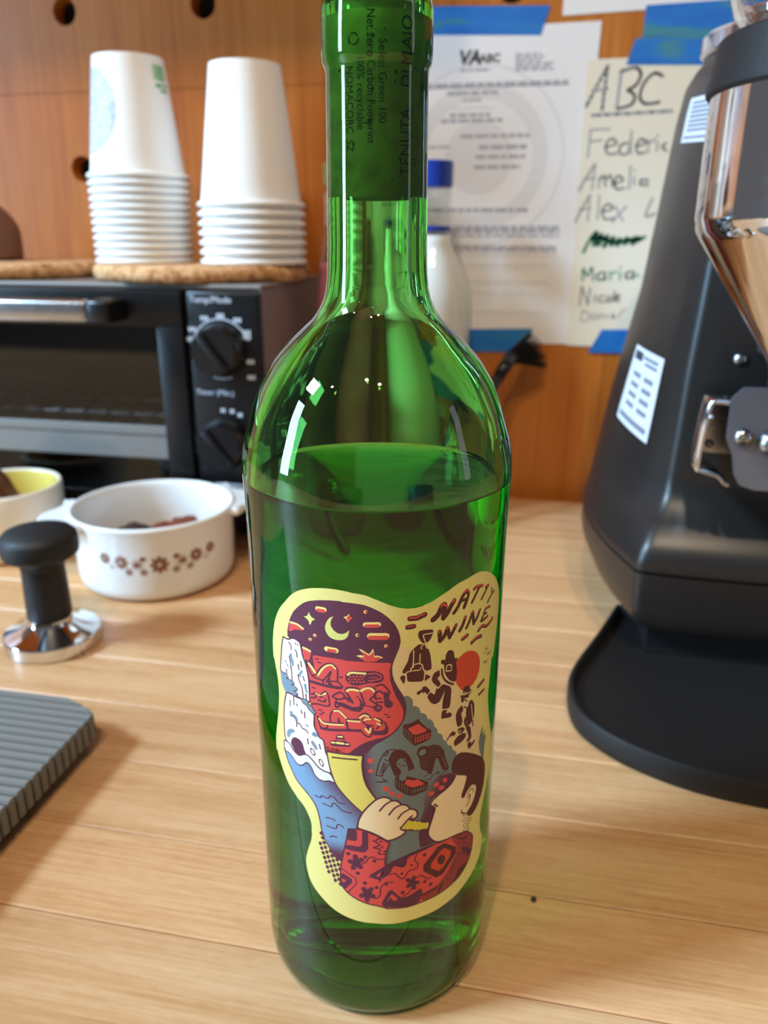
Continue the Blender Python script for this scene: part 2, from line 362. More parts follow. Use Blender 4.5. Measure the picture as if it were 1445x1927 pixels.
def wet_lathe(prof, test):
    bm = bmesh.new(); lay = bm.verts.layers.float.new('wet'); rings = lathe(bm, prof, 128)
    for i, r in enumerate(rings):
        for v in r: v[lay] = 1.0 if test(i, prof[i]) else 0.0
    bmesh.ops.recalc_face_normals(bm, faces=bm.faces); return bm
bm = wet_lathe(mm(OUTP + INP), lambda i, q: i >= len(OUTP) and q[1] < LV + .0009)
link('glass_body', bm, 'green_glass', wb, True)
lp = [(0, LV), (.034, LV), (.0355, LV + .0002), (.03626, LV + .0009), (.03626, LV + .00085)]
lp += [(a / 1000 + .00006, b / 1000 - (.00006 if b < 15 else 0)) for a, b in INP if b < LV * 1000 + .1]
lp[-1] = (0, lp[-1][1])
bm = wet_lathe(lp, lambda i, q: i >= 4)
link('wine', bm, 'wine', wb, True)['label'] = 'pale green-gold wine filling the bottle to the shoulder'
bm = bmesh.new(); lathe(bm, mm([(0, 253.4), (8.6, 253.4), (9.32, 254), (9.33, 297), (8.8, 297.6), (0, 297.6)]), 64); bmesh.ops.recalc_face_normals(bm, faces=bm.faces)
ck = link('cork', bm, 'stopper', wb, True)
A0 = atan2(-AY, -AX)           # direction from the bottle towards the photographer
bm = bmesh.new()
def cork_text(s, size, ang, z, down=True, sp=1.0):
    def f(u, v):
        zz, t = (z - u, v) if down else (z + u, -v)
        a = A0 + radians(ang) + t / .00946
        return (.00946 * cos(a), .00946 * sin(a), zz)
    add_text(bm, s, size, f, 0, sp)
cork_text('Select Green 100', .00262, 2.0, .2892); cork_text('Net zero Carbon Footprint', .0026, -13.5, .2953); cork_text('100% recyclable', .0026, -28, .2862)
cork_text('NOMACORC', .0026, -45, .2838); cork_text('SZ', .0026, -45, .2672)
cork_text('TENUTA', .0041, 50, .2588, False, 1.0); cork_text('DI MAIO', .0041, 50, .2790, False, 1.0)
for k in range(3):
    a = 2 * pi * k / 3 + .5; p0 = [(-.0014 + .0012 * cos(a + t), .2893 + .0012 * sin(a + t)) for t in (0, .5, 1.0, 1.5)]
    flat_poly(bm, stroke_outline(p0, .0003), lambda u, v: (.00946 * cos(A0 + radians(-24) + u / .00946), .00946 * sin(A0 + radians(-24) + u / .00946), v))
for k in range(26):
    a = A0 + random.uniform(-1.1, 1.1); z = random.uniform(.257, .296); r = random.uniform(.00012, .00035)
    flat_poly(bm, [(r * cos(2 * pi * i / 6), 1.5 * r * sin(2 * pi * i / 6)) for i in range(6)], lambda u, v: (.00946 * cos(a + u / .00946), .00946 * sin(a + u / .00946), z + v))
link('cork_print', bm, 'ink_and_hole_shade', ck)
# label: paper plus flat print, wrapped on the cylinder
INK = dict(Y=(226, 218, 134), P=(96, 52, 72), R=(216, 82, 78), Q=(150, 62, 62), S=(238, 216, 172), W=(238, 233, 224), B=(122, 158, 192), G=(124, 146, 162), T=(112, 126, 126), V=(228, 233, 246), H=(246, 222, 136), L=(212, 200, 72), N=(226, 204, 152), O=(208, 76, 52), M=(216, 216, 126), K=(222, 210, 106), D=(88, 46, 46))  # D is the P ink with the right side's shade put into its colour
ART = """f0 Y 0 -3400,12983,-3400,13366,-3371,13663,-3288,14052,-3152,14399,-2976,14697,-2743,14971,-2529,15212,-2312,15386,-2090,15502,-1824,15598,-1522,15658,-1267,15680,-1022,15675,-782,15650,-666,15626,-355,15585,-124,15498,107,15396,340,15287,575,15204,814,15157,1057,15155,1297,15189,1245,15197,1499,15267,1761,15389,2035,15502,2326,15621,2643,15676,2872,15714,3122,15726,3345,15676,3633,15555,3944,15342,4189,15100,4380,14835,4483,14565,4517,14206,4493,13830,4424,13374,4329,12927,4226,12581,4110,12569,4056,12096,4014,11713,3995,11314,4056,10970,4146,10604,4272,10212,4446,9780,4541,9391,4607,9015,4560,9279,4593,8700,4457,8345,4305,7999,4142,7659,3996,7306,3884,6925,3898,6567,4057,6095,4060,6270,4147,5918,4111,5587,3999,5314,3745,5103,3497,4954,3150,4800,2735,4626,2361,4545,1910,4454,1492,4425,1196,4401,1003,4388,622,4366,255,4384,-109,4422,-382,4441,-663,4485,-1037,4591,-1422,4776,-1721,5010,-1990,5263,-2180,5541,-2283,5859,-2327,6203,-2294,6471,-2203,6810,-2104,7124,-2062,7409,-2075,7458,-2067,7681,-2103,7883,-2204,8099,-2352,8313,-2578,8484,-2767,8647,-2940,8813,-3092,9031,-3248,9308,-3381,9596,-3444,9815,-3484,9718,-3481,10162,-3422,10506,-3326,10966,-3250,11409,-3206,11829,-3212,12162,-3260,12492,-3316,12720,-3359,12933
p1 N 0 642,14061,764,14013,979,13887,1081,13773,1547,13383,1679,13204,1832,13090,2138,12757,2357,12513,2594,12194,2857,11773,3219,11147,3421,10861,3540,10591,3537,10218,3546,9896,3666,9507,3769,9195,3756,9335,3421,9596,2701,10034,2466,9996,2462,10091,2015,10513,1608,11043,1233,11527,1297,11513,941,11966,768,12257,699,12491,565,12729,433,12999,383,13240,398,13513,461,13689,524,13784,603,13975
p2 T 0 -408,10566,-332,10690,-199,10834,-83,10935,-17,11004,181,11117,379,11262,544,11423,692,11638,773,11838,804,12082,768,12295,733,12487,816,12492,900,12446,977,12359,1004,12260,998,12128,1075,12124,1163,12061,1217,11954,1237,11854,1308,11839,1380,11784,1244,11853,1315,11841,1388,11782,1435,11694,1446,11614,1538,11590,1615,11492,1655,11403,1658,11304,1725,11255,1776,11151,1789,11038,1878,11010,1951,10916,1987,10744,2069,10715,2114,10618,2149,10514,2247,10476,2315,10398,2330,10290,2458,10174,2509,10080,2336,9887,2301,9653,2352,9485,2496,9315,2367,9122,2194,9007,1903,8914,1667,8788,1573,8651,1775,8453,1684,8143,1556,7756,1552,7517,1707,7285,1875,7129,1827,7094,1240,6990,907,6898,821,6516,531,6609,212,6595,210,7388,-35,7923,-34,9092,-186,9326,-321,9586,-404,9905,-435,10285 PT -437,9984,117,10059
p3 T 0 2496,9315,2367,9122,2194,9007,1903,8914,1667,8788,1573,8651,1775,8453,1684,8143,1556,7756,1552,7517,1707,7285,1825,7161,1525,7120,1294,7129,1245,7733,1300,7772,1292,8183,1416,8552,1369,8987,1588,9338,1776,9566,2352,9485 TP 1015,8656,1599,8387
p3 P 0 1371,7105,1826,7116,1240,6990,907,6898,821,6516,531,6632,212,6617,423,6800,780,6946,1052,7041
p3 P 0 -2711,13874,-2710,14095,-2654,14296,-2587,14499,-2444,14757,-2270,14948,-2085,15110,-1911,15204,-1619,15291,-1275,15345,-946,15360,-989,15341,-669,15336,-357,15304,-109,15208,108,15087,295,14927,453,14745,549,14564,607,14383,632,14204,602,14028,539,13855,461,13645,414,13485,406,13421,407,13239,466,12996,598,12726,733,12487,785,12293,821,12080,790,11836,709,11616,560,11402,379,11243,181,11098,-17,10984,-183,10825,-300,10642,-333,10650,-408,10566,-551,10573,-755,10569,-1471,10523,-1540,10744,-1592,10898,-1777,11102,-1846,11376,-1846,11668,-1981,12033,-1993,12828,-2075,13290,-2237,13787
p4 R 0 -1853,13582,-1487,13603,-1141,13614,-809,13606,-1018,13584,-688,13592,-367,13594,381,13568,366,13478,335,13334,352,13022,419,12778,502,12511,635,12273,721,12055,731,11844,675,11659,543,11462,362,11283,180,11195,-50,11140,-265,11057,-482,10925,-652,10770,-807,10611,-1067,10596,-814,10590,-1471,10553,-1557,10829,-1777,11102,-1850,11570,-1945,11928,-1981,12033,-1989,12679,-2059,13202,-1960,13230,-1739,13029,-1807,13253
p4 Q 0 -607,10893,-1066,10666,-858,10603,-1067,10586,-814,10590,-1471,10553,-1504,10724,-1196,10699,-846,10764
p5 M 0 -1176,14884,-1286,14837,-1382,14707,-1438,14538,-1424,14416,-1366,14303,-1282,14228,-1147,14188,-998,14192,-866,14244,-783,14351,-749,14531,-830,14443,-945,14385,-1077,14394,-1192,14474,-1266,14586,-1272,14690,-1236,14801
p5 M 0 -1913,14879,-1879,14781,-1816,14725,-1717,14694,-1819,14636,-1849,14576,-1875,14494,-1916,14515,-1932,14600,-2006,14662,-2091,14694,-1984,14738,-1948,14800
p5 H 0 -751,15019,-736,14934,-809,14874,-762,14731,-801,14805,-857,14869,-913,14898,-808,14935
p6 R 0 -743,14994,-720,14926,-641,14898,-713,14849,-754,14758,-793,14824,-833,14872
s5 H 140 -1644,15034,-1443,15037
s5 H 154 -1402,13866,-1128,13860
s5 H 148 -313,14718,31,14733
s5 H 176 -189,14389,243,14387
s6 R 105 -1627,14990,-1461,14995
s6 R 105 -1342,13832,-1154,13838
s6 R 98 -297,14681,15,14690
s6 R 127 -189,14337,243,14331
p5 R 0 -2604,14394,-2334,14404,-2097,14299,-2138,14252,-2427,14213,-2563,14107,-2665,14092
s6 H 59 -2582,14383,-2335,14394,-2126,14318
s5 H 110 -1751,14196,-1749,14197
s5 H 110 -1899,14040,-1897,14040
s5 H 110 -309,15096,-307,15096
s5 H 110 -532,14394,-530,14394
s5 H 110 235,14083,237,14083
s6 R 73 -1742,14175,-1741,14175
s6 R 73 -1892,14024,-1890,14024
s6 R 73 -288,15092,-287,15092
s6 R 73 -516,14392,-515,14392
s6 R 73 259,14068,260,14068
p5 H 0 -507,13993,-412,13964,-317,13897,-222,13834,-159,13920,-111,14019,-88,13894,-80,13787,15,13801,174,13734,47,13697,-48,13616,-335,13608,-398,13668,-478,13735,-574,13764,-461,13805,-350,13779,-389,13867
p6 R 0 -412,13919,-317,13861,-222,13793,-143,13867,-103,13948,-88,13742,15,13760,110,13723,-48,13612,-335,13605,-462,13736,-350,13743,-373,13849
p5 R 0 -2168,13752,-2039,13752,-1905,13706,-1890,13609,-1934,13432,-2015,13336,-2130,13413,-2175,13566
s6 H 67 -2149,13721,-2040,13706,-1916,13675
s5 P 41 -1753,13488,-1670,13490
s5 P 41 -1691,13393,-1582,13391
s5 P 42 -1886,12538,-1791,12546
s5 P 43 -1698,11866,-1604,11881
s5 P 43 -1606,11804,-1523,11815
s5 P 43 -1664,11730,-1589,11740
s5 P 42 195,11945,293,11931
s5 P 42 277,11856,359,11860
s5 P 41 -1042,13053,-966,13055
s5 P 41 -1026,13049,-967,13055
s6 P 49 -1700,13076,-1586,13251,-1440,13384,-1282,13434,-1163,13373,-1097,13255,-1100,13071,-1112,12902
s6 P 49 -1874,12918,-1739,13010,-1700,13076
s6 P 49 -2055,13296,-1965,13080,-1837,12891,-1560,12849,-1527,12745
s6 P 49 -1524,12857,-1395,13034,-1287,13185,-1361,12967,-1435,12821
s6 P 49 -1399,12848,-1121,12901,-987,12792,-971,12739,-1073,12686,-1332,12694
s6 P 91 -1997,12724,-1692,12714,-1332,12703,-1039,12719
s6 H 56 -1684,12987,-1570,13181,-1423,13342,-1265,13391,-1156,13301
s6 H 75 -1978,13281,-1866,13163,-1776,13038
p6 P 0 -1399,12848,-1306,13108,-1329,12843,-1192,12739,-1367,12705
s6 P 54 -1815,12388,-1647,12357,-1479,12512,-1391,12418,-1360,12235,-1363,12083,-1526,12045,-1730,12049,-1924,11993
s6 P 54 -1913,12322,-1797,12355,-1781,12245,-1917,12206
s6 P 54 -1648,12300,-1574,12309
s6 P 54 -1707,12189,-1523,12169,-1466,12268
s6 H 50 -1787,12373,-1647,12353,-1462,12459
f5 P 0 -875,13104,-807,13241,-659,13303,-368,13307,-112,13325,79,13270,175,13158,159,13030,31,12959,-242,12937,-533,12846,-729,12864,-844,12961
s6 H 64 -808,13159,-725,13232,-530,13241,-320,13236
s6 R 37 -240,13227,-49,13249,95,13178,95,13087,-49,13042,-241,13010
s6 R 26 -225,13112,15,13124
s6 R 69 -744,13120,-742,13120
s6 R 69 -786,13027,-784,13027
s6 R 69 -746,12943,-744,12943
s6 R 69 -649,13119,-647,13119
s6 R 69 -690,13027,-689,13027
s6 R 69 -650,12942,-649,12942
s6 R 69 -554,13139,-553,13139
s6 R 69 -596,13047,-594,13047
s6 R 69 -556,12962,-554,12962
s6 R 69 -460,13135,-459,13135
s6 R 69 -501,13044,-500,13044
s6 R 69 -462,12958,-460,12958
s6 R 69 -367,13151,-365,13152
s6 R 69 -407,13061,-406,13061
s6 R 69 -368,12975,-366,12975
p5 P 0 -1142,12260,-938,12256,-704,12146,-489,12176,-455,12404,-374,12259,-114,12194,-49,12251,15,12289,145,12230,145,12117,48,12024,-66,12062,-114,12156,-375,12222,-392,12107,-491,12005,-706,12022,-906,12091,-1161,12181
p6 R 0 -970,12365,-837,12252,-671,12159,-522,12173,-472,12328,-536,12510,-637,12257,-785,12372,-902,12375
p6 P 0 -987,12362,-817,12480,-645,12256,-786,12296
s6 P 53 -653,12255,-784,12485,-873,12623,-847,12729,-697,12774,-518,12754,-461,12647
s6 P 52 -461,12647,-339,12784,-210,12818,-97,12792,-49,12681,-98,12532,-195,12418,-17,12289
s6 P 52 -454,12610,-390,12409,-342,12280
s6 P 52 -49,12439,-49,12607,48,12700,160,12623
s6 P 52 -33,12458,96,12466
s6 P 53 -17,12345,145,12343
s6 P 52 -49,12848,112,12902,208,12844,354,12633
s6 P 52 -552,12490,-455,12367
s6 P 53 -1268,12406,-1127,12527,-1007,12575,-908,12468,-994,12361,-1148,12354,-1251,12390
s6 P 53 -1148,12316,-1187,12119,-1118,12084,-1031,12166,-913,12109
s7 H 67 -840,12646,-731,12706,-518,12689
s7 H 67 -445,12685,-323,12770,-178,12776,-89,12690
f6 P 0 177,12623,257,12657,338,12597,323,12430,421,12330,422,12216,324,12147,210,12209,185,12379
s7 R 30 -1,12138,32,12213
s7 R 30 56,12119,80,12194
s5 P 87 -1639,11280,-1363,11291,-821,11384,-831,11382,-462,11404
s6 P 51 -1339,11550,-1334,11783,-1242,11955,-1102,12001,-967,11910,-850,11755,-869,11599,-820,11432
s6 P 51 -1742,11640,-1651,11530,-1540,11501,-1448,11505,-1452,11328,-1638,11299,-1691,11421,-1742,11640
s6 P 50 -860,11735,-493,11757
s6 P 50 -861,11716,-831,11411
s6 P 50 -525,11793,-425,11944,-294,11970,-180,11851
s6 P 50 -393,11803,-378,11670,-279,11598,-115,11584
s6 P 50 -462,11414,-347,11267,-232,11214,-149,11294,-116,11508
s6 P 50 -82,11843,81,11795,146,11698,97,11623,-17,11489
s6 P 51 -1448,11505,-972,11583
s7 H 52 -1225,11940,-1086,11966,-950,11855,-875,11771
s7 H 53 -1687,11578,-1578,11472,-1359,11477,-955,11532
s7 H 52 -827,11692,-493,11696
s7 H 52 -492,11815,-376,11909,-246,11877
s7 H 52 -329,11480,-231,11350,-190,11486
s7 H 52 -66,11815,65,11738
s7 H 52 -361,11748,-311,11789,-197,11793
s7 H 52 -1,11662,81,11604
p6 P 0 -1106,11790,-1136,11592,-1023,11594
p6 P 0 -329,11558,-246,11638,-181,11564,-231,11408
p6 P 0 -116,11421,114,11410,229,11484,196,11677,163,11755,245,11695,311,11499,312,11364,230,11271,-116,11275
f5 P 0 -1372,10857,-1334,10935,-1209,10973,-1170,11138,-1064,11198,-944,11161,-920,11008,-792,10968,-759,10894,-828,10825,-1266,10773,-1355,10801
s6 H 51 -1118,11119,-996,11132
s6 H 52 -1318,10880,-1219,10892
s6 H 67 -1157,10901,-965,10912
s6 H 43 -896,10904,-810,10917
s6 R 47 -1155,11004,-971,11023
p7 W 0 -2893,13819,-2691,13807,-2505,13924,-2254,13873,-2220,13700,-2170,13439,-2096,13275,-2078,13215,-1993,12828,-1979,12111,-1982,12023,-2351,12063,-2642,12070,-2885,12049,-3079,12706,-3050,12939,-2960,13542
l8 P 46 -2893,13819,-2691,13807,-2505,13924,-2254,13873,-2220,13700,-2170,13439,-2096,13275,-2078,13215,-1993,12828,-1979,12111,-1982,12023,-2351,12063,-2642,12070,-2885,12049,-3079,12706,-3050,12939,-2960,13542,-2893,13819
p8 W 0 -2861,12030,-2689,12071,-2529,12036,-2246,12042,-2024,11942,-1951,11772,-1837,11671,-1866,11369,-1850,11237,-1740,11054,-1704,10945,-1574,10904,-1541,10734,-1509,10483,-1456,10407,-1391,10021,-1340,9810,-1582,9825,-1773,9908,-1966,10107,-2127,10211,-2256,10181,-2415,10064,-2574,10087,-2783,10280,-3009,10387,-3019,11116,-2960,11642
l9 P 48 -2861,12030,-2689,12071,-2529,12036,-2246,12042,-2024,11942,-1951,11772,-1837,11671,-1866,11369,-1850,11237,-1740,11054,-1704,10945,-1574,10904,-1541,10734,-1509,10483,-1456,10407,-1391,10021,-1340,9810,-1582,9825,-1773,9908,-1966,10107,-2127,10211,-2256,10181,-2415,10064,-2574,10087,-2783,10280,-3009,10387,-3019,11116,-2960,11642,-2861,12030
p9 G 0 -3082,12646,-2801,12655,-2734,12556,-2858,12517,-2736,12527,-2540,12505,-2511,12410,-2649,12387,-2426,12345,-2396,12269,-2566,12206,-2411,12177,-2387,12128,-2528,12046,-2785,12061,-2911,12038,-3052,12291
l9 P 36 -3055,12658,-2801,12655,-2734,12556,-2858,12517,-2736,12527,-2540,12505,-2511,12410,-2649,12387,-2426,12345,-2396,12269,-2566,12206,-2411,12177,-2387,12128,-2528,12046,-2785,12061
p10 G 0 -2267,12035,-2120,12085,-2021,12040,-2064,11949,-1906,11921,-1871,11816,-1795,11761,-1797,11702,-1875,11679,-2010,11772,-2087,11883,-2229,11932
l10 P 35 -2267,12035,-2120,12085,-2021,12040,-2064,11949,-1906,11921,-1871,11816,-1795,11761,-1797,11702,-1875,11679,-2010,11772,-2087,11883,-2229,11932,-2267,12035
s8 P 38 -2673,13721,-2595,13673,-2581,13520
s8 P 38 -2435,13569,-2385,13502,-2370,13358
s8 P 37 -2421,13785,-2410,13752
s8 P 37 -2341,13774,-2326,13742
s8 P 38 -2338,13125,-2332,13015
s8 P 38 -2248,13266,-2224,13106
s8 P 38 -2685,13269,-2644,13171,-2622,12914,-2609,12946,-2596,12532
s8 P 39 -2804,12816,-2812,12679
s8 P 38 -2348,13131,-2323,12970
s8 P 38 -2249,13256,-2224,13096
s8 P 38 -2195,12804,-2139,12671
s8 P 38 -2362,12806,-2328,12609,-2231,12413,-2203,12076
s8 P 39 -2103,12263,-2099,12091
f8 G 0 -2684,13288,-2621,13394,-2565,13386,-2559,13276,-2508,13181,-2514,13047,-2573,12988,-2601,13110,-2653,13224
f8 G 0 -2228,13001,-2189,12938,-2255,12841,-2280,12739,-2341,12794,-2294,12904
f8 G 0 -2153,12572,-2082,12575,-2067,12427,-2040,12340,-2092,12305,-2147,12440
s8 G 47 -2851,13075,-2809,13034
s8 G 50 -2771,12991,-2742,12945
s9 P 40 -2713,11827,-2711,11651
s9 P 40 -2563,12023,-2565,11749
s9 P 40 -2293,11656,-2275,11564
s9 P 40 -2178,11638,-2164,11447
s9 P 41 -2728,11316,-2563,11315,-2478,11171,-2496,11034
s9 P 41 -2478,11171,-2367,11175,-2285,11067,-2138,11041,-2079,10973
s9 P 41 -2096,10777,-2082,10602
s9 P 40 -1702,10708,-1677,10565
f9 G 0 -2746,11438,-2671,11489,-2604,11418,-2491,11384,-2429,11270,-2477,11211,-2585,11326,-2726,11347
f9 G 0 -2915,10637,-2830,10799,-2630,10887,-2575,10810,-2711,10711,-2820,10519,-2896,10524
f9 G 0 -1946,11008,-1855,11087,-1741,11014,-1762,10948,-1899,10924
f9 G 0 -1987,10696,-1924,10767,-1857,10699,-1773,10566,-1814,10482,-1910,10581
s9 G 68 -2461,11799,-2436,11763
s9 G 60 -2115,11228,-2081,11200
f9 P 0 -2753,10365,-2670,10566,-2549,10639,-2391,10624,-2285,10525,-2228,10324,-2189,10238,-2301,10132,-2415,10064,-2550,10108,-2663,10222
f9 P 0 -1857,10382,-1849,10322,-1866,10275,-1900,10260,-1946,10274,-1989,10318,-2018,10379,-2026,10438,-2008,10485,-1973,10501,-1927,10487,-1885,10443
f10 W 0 -1891,10382,-1884,10340,-1893,10309,-1911,10299,-1939,10309,-1964,10339,-1983,10379,-1990,10421,-1981,10452,-1962,10463,-1934,10452,-1909,10423
f9 P 0 -1585,10093,-1577,10032,-1593,9986,-1626,9973,-1669,9990,-1711,10036,-1738,10098,-1746,10159,-1729,10205,-1696,10219,-1652,10202,-1612,10156
f10 W 0 -1617,10095,-1610,10052,-1619,10022,-1638,10012,-1663,10024,-1687,10056,-1705,10097,-1712,10139,-1703,10170,-1684,10180,-1659,10168,-1635,10136
p9 B 0 -3008,9952,-2849,9979,-2704,9883,-2544,9728,-2406,9727,-2292,9796,-2180,9924,-2095,9937,-1995,9830,-1901,9596,-1745,9485,-1591,9472,-1401,9548,-1219,9492,-956,9135,-618,8773,-446,8603,-570,8315,-590,8015,-852,7963,-960,7335,-1040,6877,-1099,6685,-1304,6806,-1489,7124,-1602,7350,-1694,7601,-1643,7412,-1715,7713,-1766,8063,-1856,8415,-2013,8674,-2305,8933,-2572,9128,-2777,9429,-2943,9703 BP -1610,8714,-881,9397
p10 B 0 -1602,7350,-1489,7124,-1304,6806,-1099,6685,-1040,6877,-960,7335,-930,7516,-1252,7547 BP -1253,7503,-1263,6929
s10 P 38 -1703,7663,-1602,7350,-1489,7124,-1304,6806
p10 V 0 -3055,10313,-2986,10337,-2781,10311,-2783,10280,-2667,10148,-2529,10066,-2415,10064,-2256,10181,-2127,10211,-1966,10107,-1773,9908,-1582,9825,-1469,9827,-1359,9785,-1219,9492,-1401,9548,-1591,9472,-1745,9485,-1901,9596,-1995,9830,-2095,9937,-2180,9924,-2292,9796,-2406,9727,-2544,9728,-2704,9883,-2849,9979,-3008,9952,-3066,10121
l11 P 42 -3055,10313,-2986,10337,-2781,10311,-2783,10280,-2667,10148,-2529,10066,-2415,10064,-2256,10181,-2127,10211,-1966,10107,-1773,9908,-1582,9825,-1469,9827,-1359,9785,-1219,9492,-1401,9548,-1591,9472,-1745,9485,-1901,9596,-1995,9830,-2095,9937,-2180,9924,-2292,9796,-2406,9727,-2544,9728,-2704,9883,-2849,9979,-3008,9952,-3066,10121,-3055,10313
s11 P 42 -3059,10020,-2943,9703,-2777,9429,-2572,9128,-2305,8933,-2013,8674,-1856,8415,-1766,8063,-1715,7713,-1643,7412
s11 P 38 -1903,8875,-1714,8848,-1682,8933,-1472,8905,-1394,9011,-1265,8983,-1140,8846,-960,8832
s11 P 38 -1650,8680,-1374,8638,-1344,8752,-1232,8761,-1053,8592,-893,8551,-760,8553
s11 P 38 -1546,8193,-1392,8208,-1262,8170
s11 P 38 -1533,7906,-1249,7873,-1200,8026,-1099,8040,-1000,7966
s11 P 38 -1436,7514,-1330,7579,-1218,7556
p10 K 0 -1481,10521,-1456,10407,-1391,10021,-1219,9492,-956,9135,-618,8773,-429,8604,-256,8847,-34,9092,-186,9326,-321,9586,-404,9905,-435,10285,-408,10566,-551,10567,-755,10569
s11 P 40 -1481,10521,-1456,10407,-1391,10021,-1219,9492,-956,9135,-618,8773,-429,8604
s11 P 40 -408,10566,-435,10285,-404,9905,-321,9586,-186,9326,-34,9092
l11 P 44 -1490,10538,-755,10569,-408,10576
l11 D 48 -1310,10384,-756,10425,-578,10427
p4 O 0 2309,13135,2409,13289,2430,13292,2604,13382,2766,13399,2967,13346,3190,13196,3335,12981,3388,12687,3367,12763,3354,12535,3252,12327,3065,12194,2836,12136,2619,12165,2357,12513,2386,12826
p4 D 0 1218,14039,1117,14037,1018,13962,888,13818,835,13563,659,13236,807,13174,922,13278,1030,13262,1340,13179,1534,13202,1520,13417,1477,13700,1420,13857,1322,14002
f4 D 0 1176,14455,1503,14432,1549,14361,1525,14250,1441,14105,1338,14053,1234,14081,1138,14230,1111,14359
p4 D 0 611,13094,692,13160,775,13113,760,12968,728,12851
p4 D 0 1350,13093,1513,12984,1469,12938,1303,12852
p5 D 0 823,13236,972,13243,1321,13210,1294,12873,1035,12901,835,12940,800,13110
l6 N 32 1523,14321,1255,14327,1274,14226,1338,14053
s6 N 29 1221,13894,1203,13951,1287,14027,1338,14017,1358,13905,1411,13877
s6 N 32 995,13876,986,13443,921,13313
s6 N 29 1182,13747,1171,13468
l6 N 33 774,13183,806,13238,914,13251,929,13359,987,13360,994,13450,1171,13458,1258,13387,1278,13237,1321,13219
s6 N 29 1014,13264,1175,13247,1208,13323
l6 N 30 1339,13206,1311,12860
l6 N 29 800,13110,810,12924
p5 D 0 1957,13381,1971,13544,2045,13652,2155,13642,2250,13555,2280,13341,2408,13309,2329,13176,2327,13204,2380,12960,2382,12675,2333,12559,2142,12661,1994,12876,1908,13125,1913,13254,1826,13296,1813,13392,1879,13421,1957,13372
s6 N 38 2006,13098,2022,13186,2102,13190,2167,13161,2177,13064
s6 N 38 1968,13062,2049,13001,2190,12995
s6 N 37 1904,13238,1934,12912,2080,12699,2313,12547
s5 D 83 1841,13106,1896,12905,2041,12664,2261,12523
s6 N 37 1803,13135,1839,12883,2002,12628,2231,12475
p5 D 0 1794,13119,1610,13073,1542,12903,1563,12786,1754,12567,1846,12655,1707,12881,1819,12926
p5 D 0 1904,12639,2212,12448,2190,11935,2155,11772,1902,11806,1921,12119,1990,12423,1898,12241,1806,12076,1656,12042,1525,12133,1411,12350,1516,12477,1648,12349,1698,12563,1755,12510
p5 D 0 1280,12698,1368,12708,1515,12524,1410,12407,1345,12535,1302,12468,1265,12551,1163,12458,1093,12509,1126,12578,1247,12611
p5 D 0 1913,11774,2095,11734,2028,11620,2181,11626,2258,11540,2230,11452,2084,11464,1882,11501,1888,11626
p5 D 0 2533,12043,2670,12067,2643,12136,2684,12256,2828,12275,2935,12172,2969,12040,3076,12032,3053,11964,2899,11913,2904,11832,2704,11877,2687,11746,2590,11805,2582,11965
s6 N 36 2673,12007,2895,11993,3078,12002,2993,12079
s6 N 36 2579,12035,2767,12057
p5 D 0 2642,11686,2485,11611,2402,11466,2411,11264,2490,10993,2653,11005,2681,11153,2608,11423,2700,11484
p5 D 0 2938,11699,3071,11678,3180,11508,3214,11209,3172,10987,3093,10903,2910,10828,2845,11080,2800,11441,2907,11553
s6 N 33 3040,11533,3125,11050,3176,10924
p5 D 0 2721,11075,2809,11277,2883,10861,3046,10783,3128,10352,2943,10259,2886,10348,2985,10444,2862,10769
p5 D 0 2353,10545,2504,10685,2741,10703,2872,10601,2827,10479,2430,10309
l6 N 33 2428,10351,2856,10425,2870,10622
p5 D 0 2292,10952,2452,10828,2345,10730,2276,10818,2236,10753,2192,10790,2133,10671,2090,10727
p5 D 0 2919,10229,3108,10238,3114,10131,3254,10204,3318,10149,3234,10068,3013,9974
p5 D 0 2493,10931,2680,10932,2810,10793,2667,10715,2500,10767
s6 N 25 2542,10871,2523,10778
s6 N 25 2613,10850,2593,10768
s5 D 40 2731,11827,2833,11744
s5 D 40 2719,11595,2847,11500,2921,11547
s5 D 50 3148,10917,3159,10748
p5 T 0 3741,10501,3722,10113,3881,10253,3847,9998,4015,9983,3920,9676,3895,9116,3765,9231,3582,9663,3525,9951,3572,10198
s5 D 115 3335,11993,3633,12079
s6 R 25 3363,12020,3618,12056
s5 D 92 3404,11691,3664,11733
s6 R 19 3450,11698,3613,11718
s5 D 28 3628,13084,3806,13080
s5 D 28 3569,12994,3653,12995
s5 D 29 3756,12850,3823,12916,3909,12836,4024,12909
s5 D 29 3565,12654,3626,12724,3724,12619,3848,12678
s5 D 163 1534,14718,1687,14837,1790,15043,1870,15104,1893,14985,1856,14702
s5 D 143 1856,14702,1984,14822,2092,15007,2195,15148
s5 D 112 2191,14765,2336,14925,2482,15185,2628,15320
s5 D 126 2629,15311,2701,15228,2634,14999,2558,14840
s5 D 83 2435,15057,2630,15071
s5 D 102 2928,15273,3021,15309,3306,15260
s5 D 92 3130,15225,3010,15076,2861,14888
s5 D 105 3493,15153,3622,15148
s5 D 75 3552,15095,3403,14958,3290,14844
s5 D 61 3837,14997,3851,14863
s5 D 66 4023,14846,3853,14779,3622,14619
s5 D 141 1748,14308,1775,14023
s5 D 128 1775,14023,1894,14129,2000,14363
s5 D 127 2000,14363,2079,14053
s5 D 114 2079,14053,2183,14196,2288,14375
s5 D 114 2619,14515,2535,14309,2424,14153
s5 D 97 2678,14157,2807,14366,2905,14570
s5 D 115 2917,14575,2978,14196
s5 D 102 2978,14196,3112,14332,3240,14533
s5 D 78 3778,14436,3539,14448,3428,14287,3320,14143,3502,14146,3681,14167
s5 D 65 3456,14313,3602,14293
s5 D 150 874,14851,1078,14848,1102,14853,1293,14920
s5 D 141 813,14601,984,14615
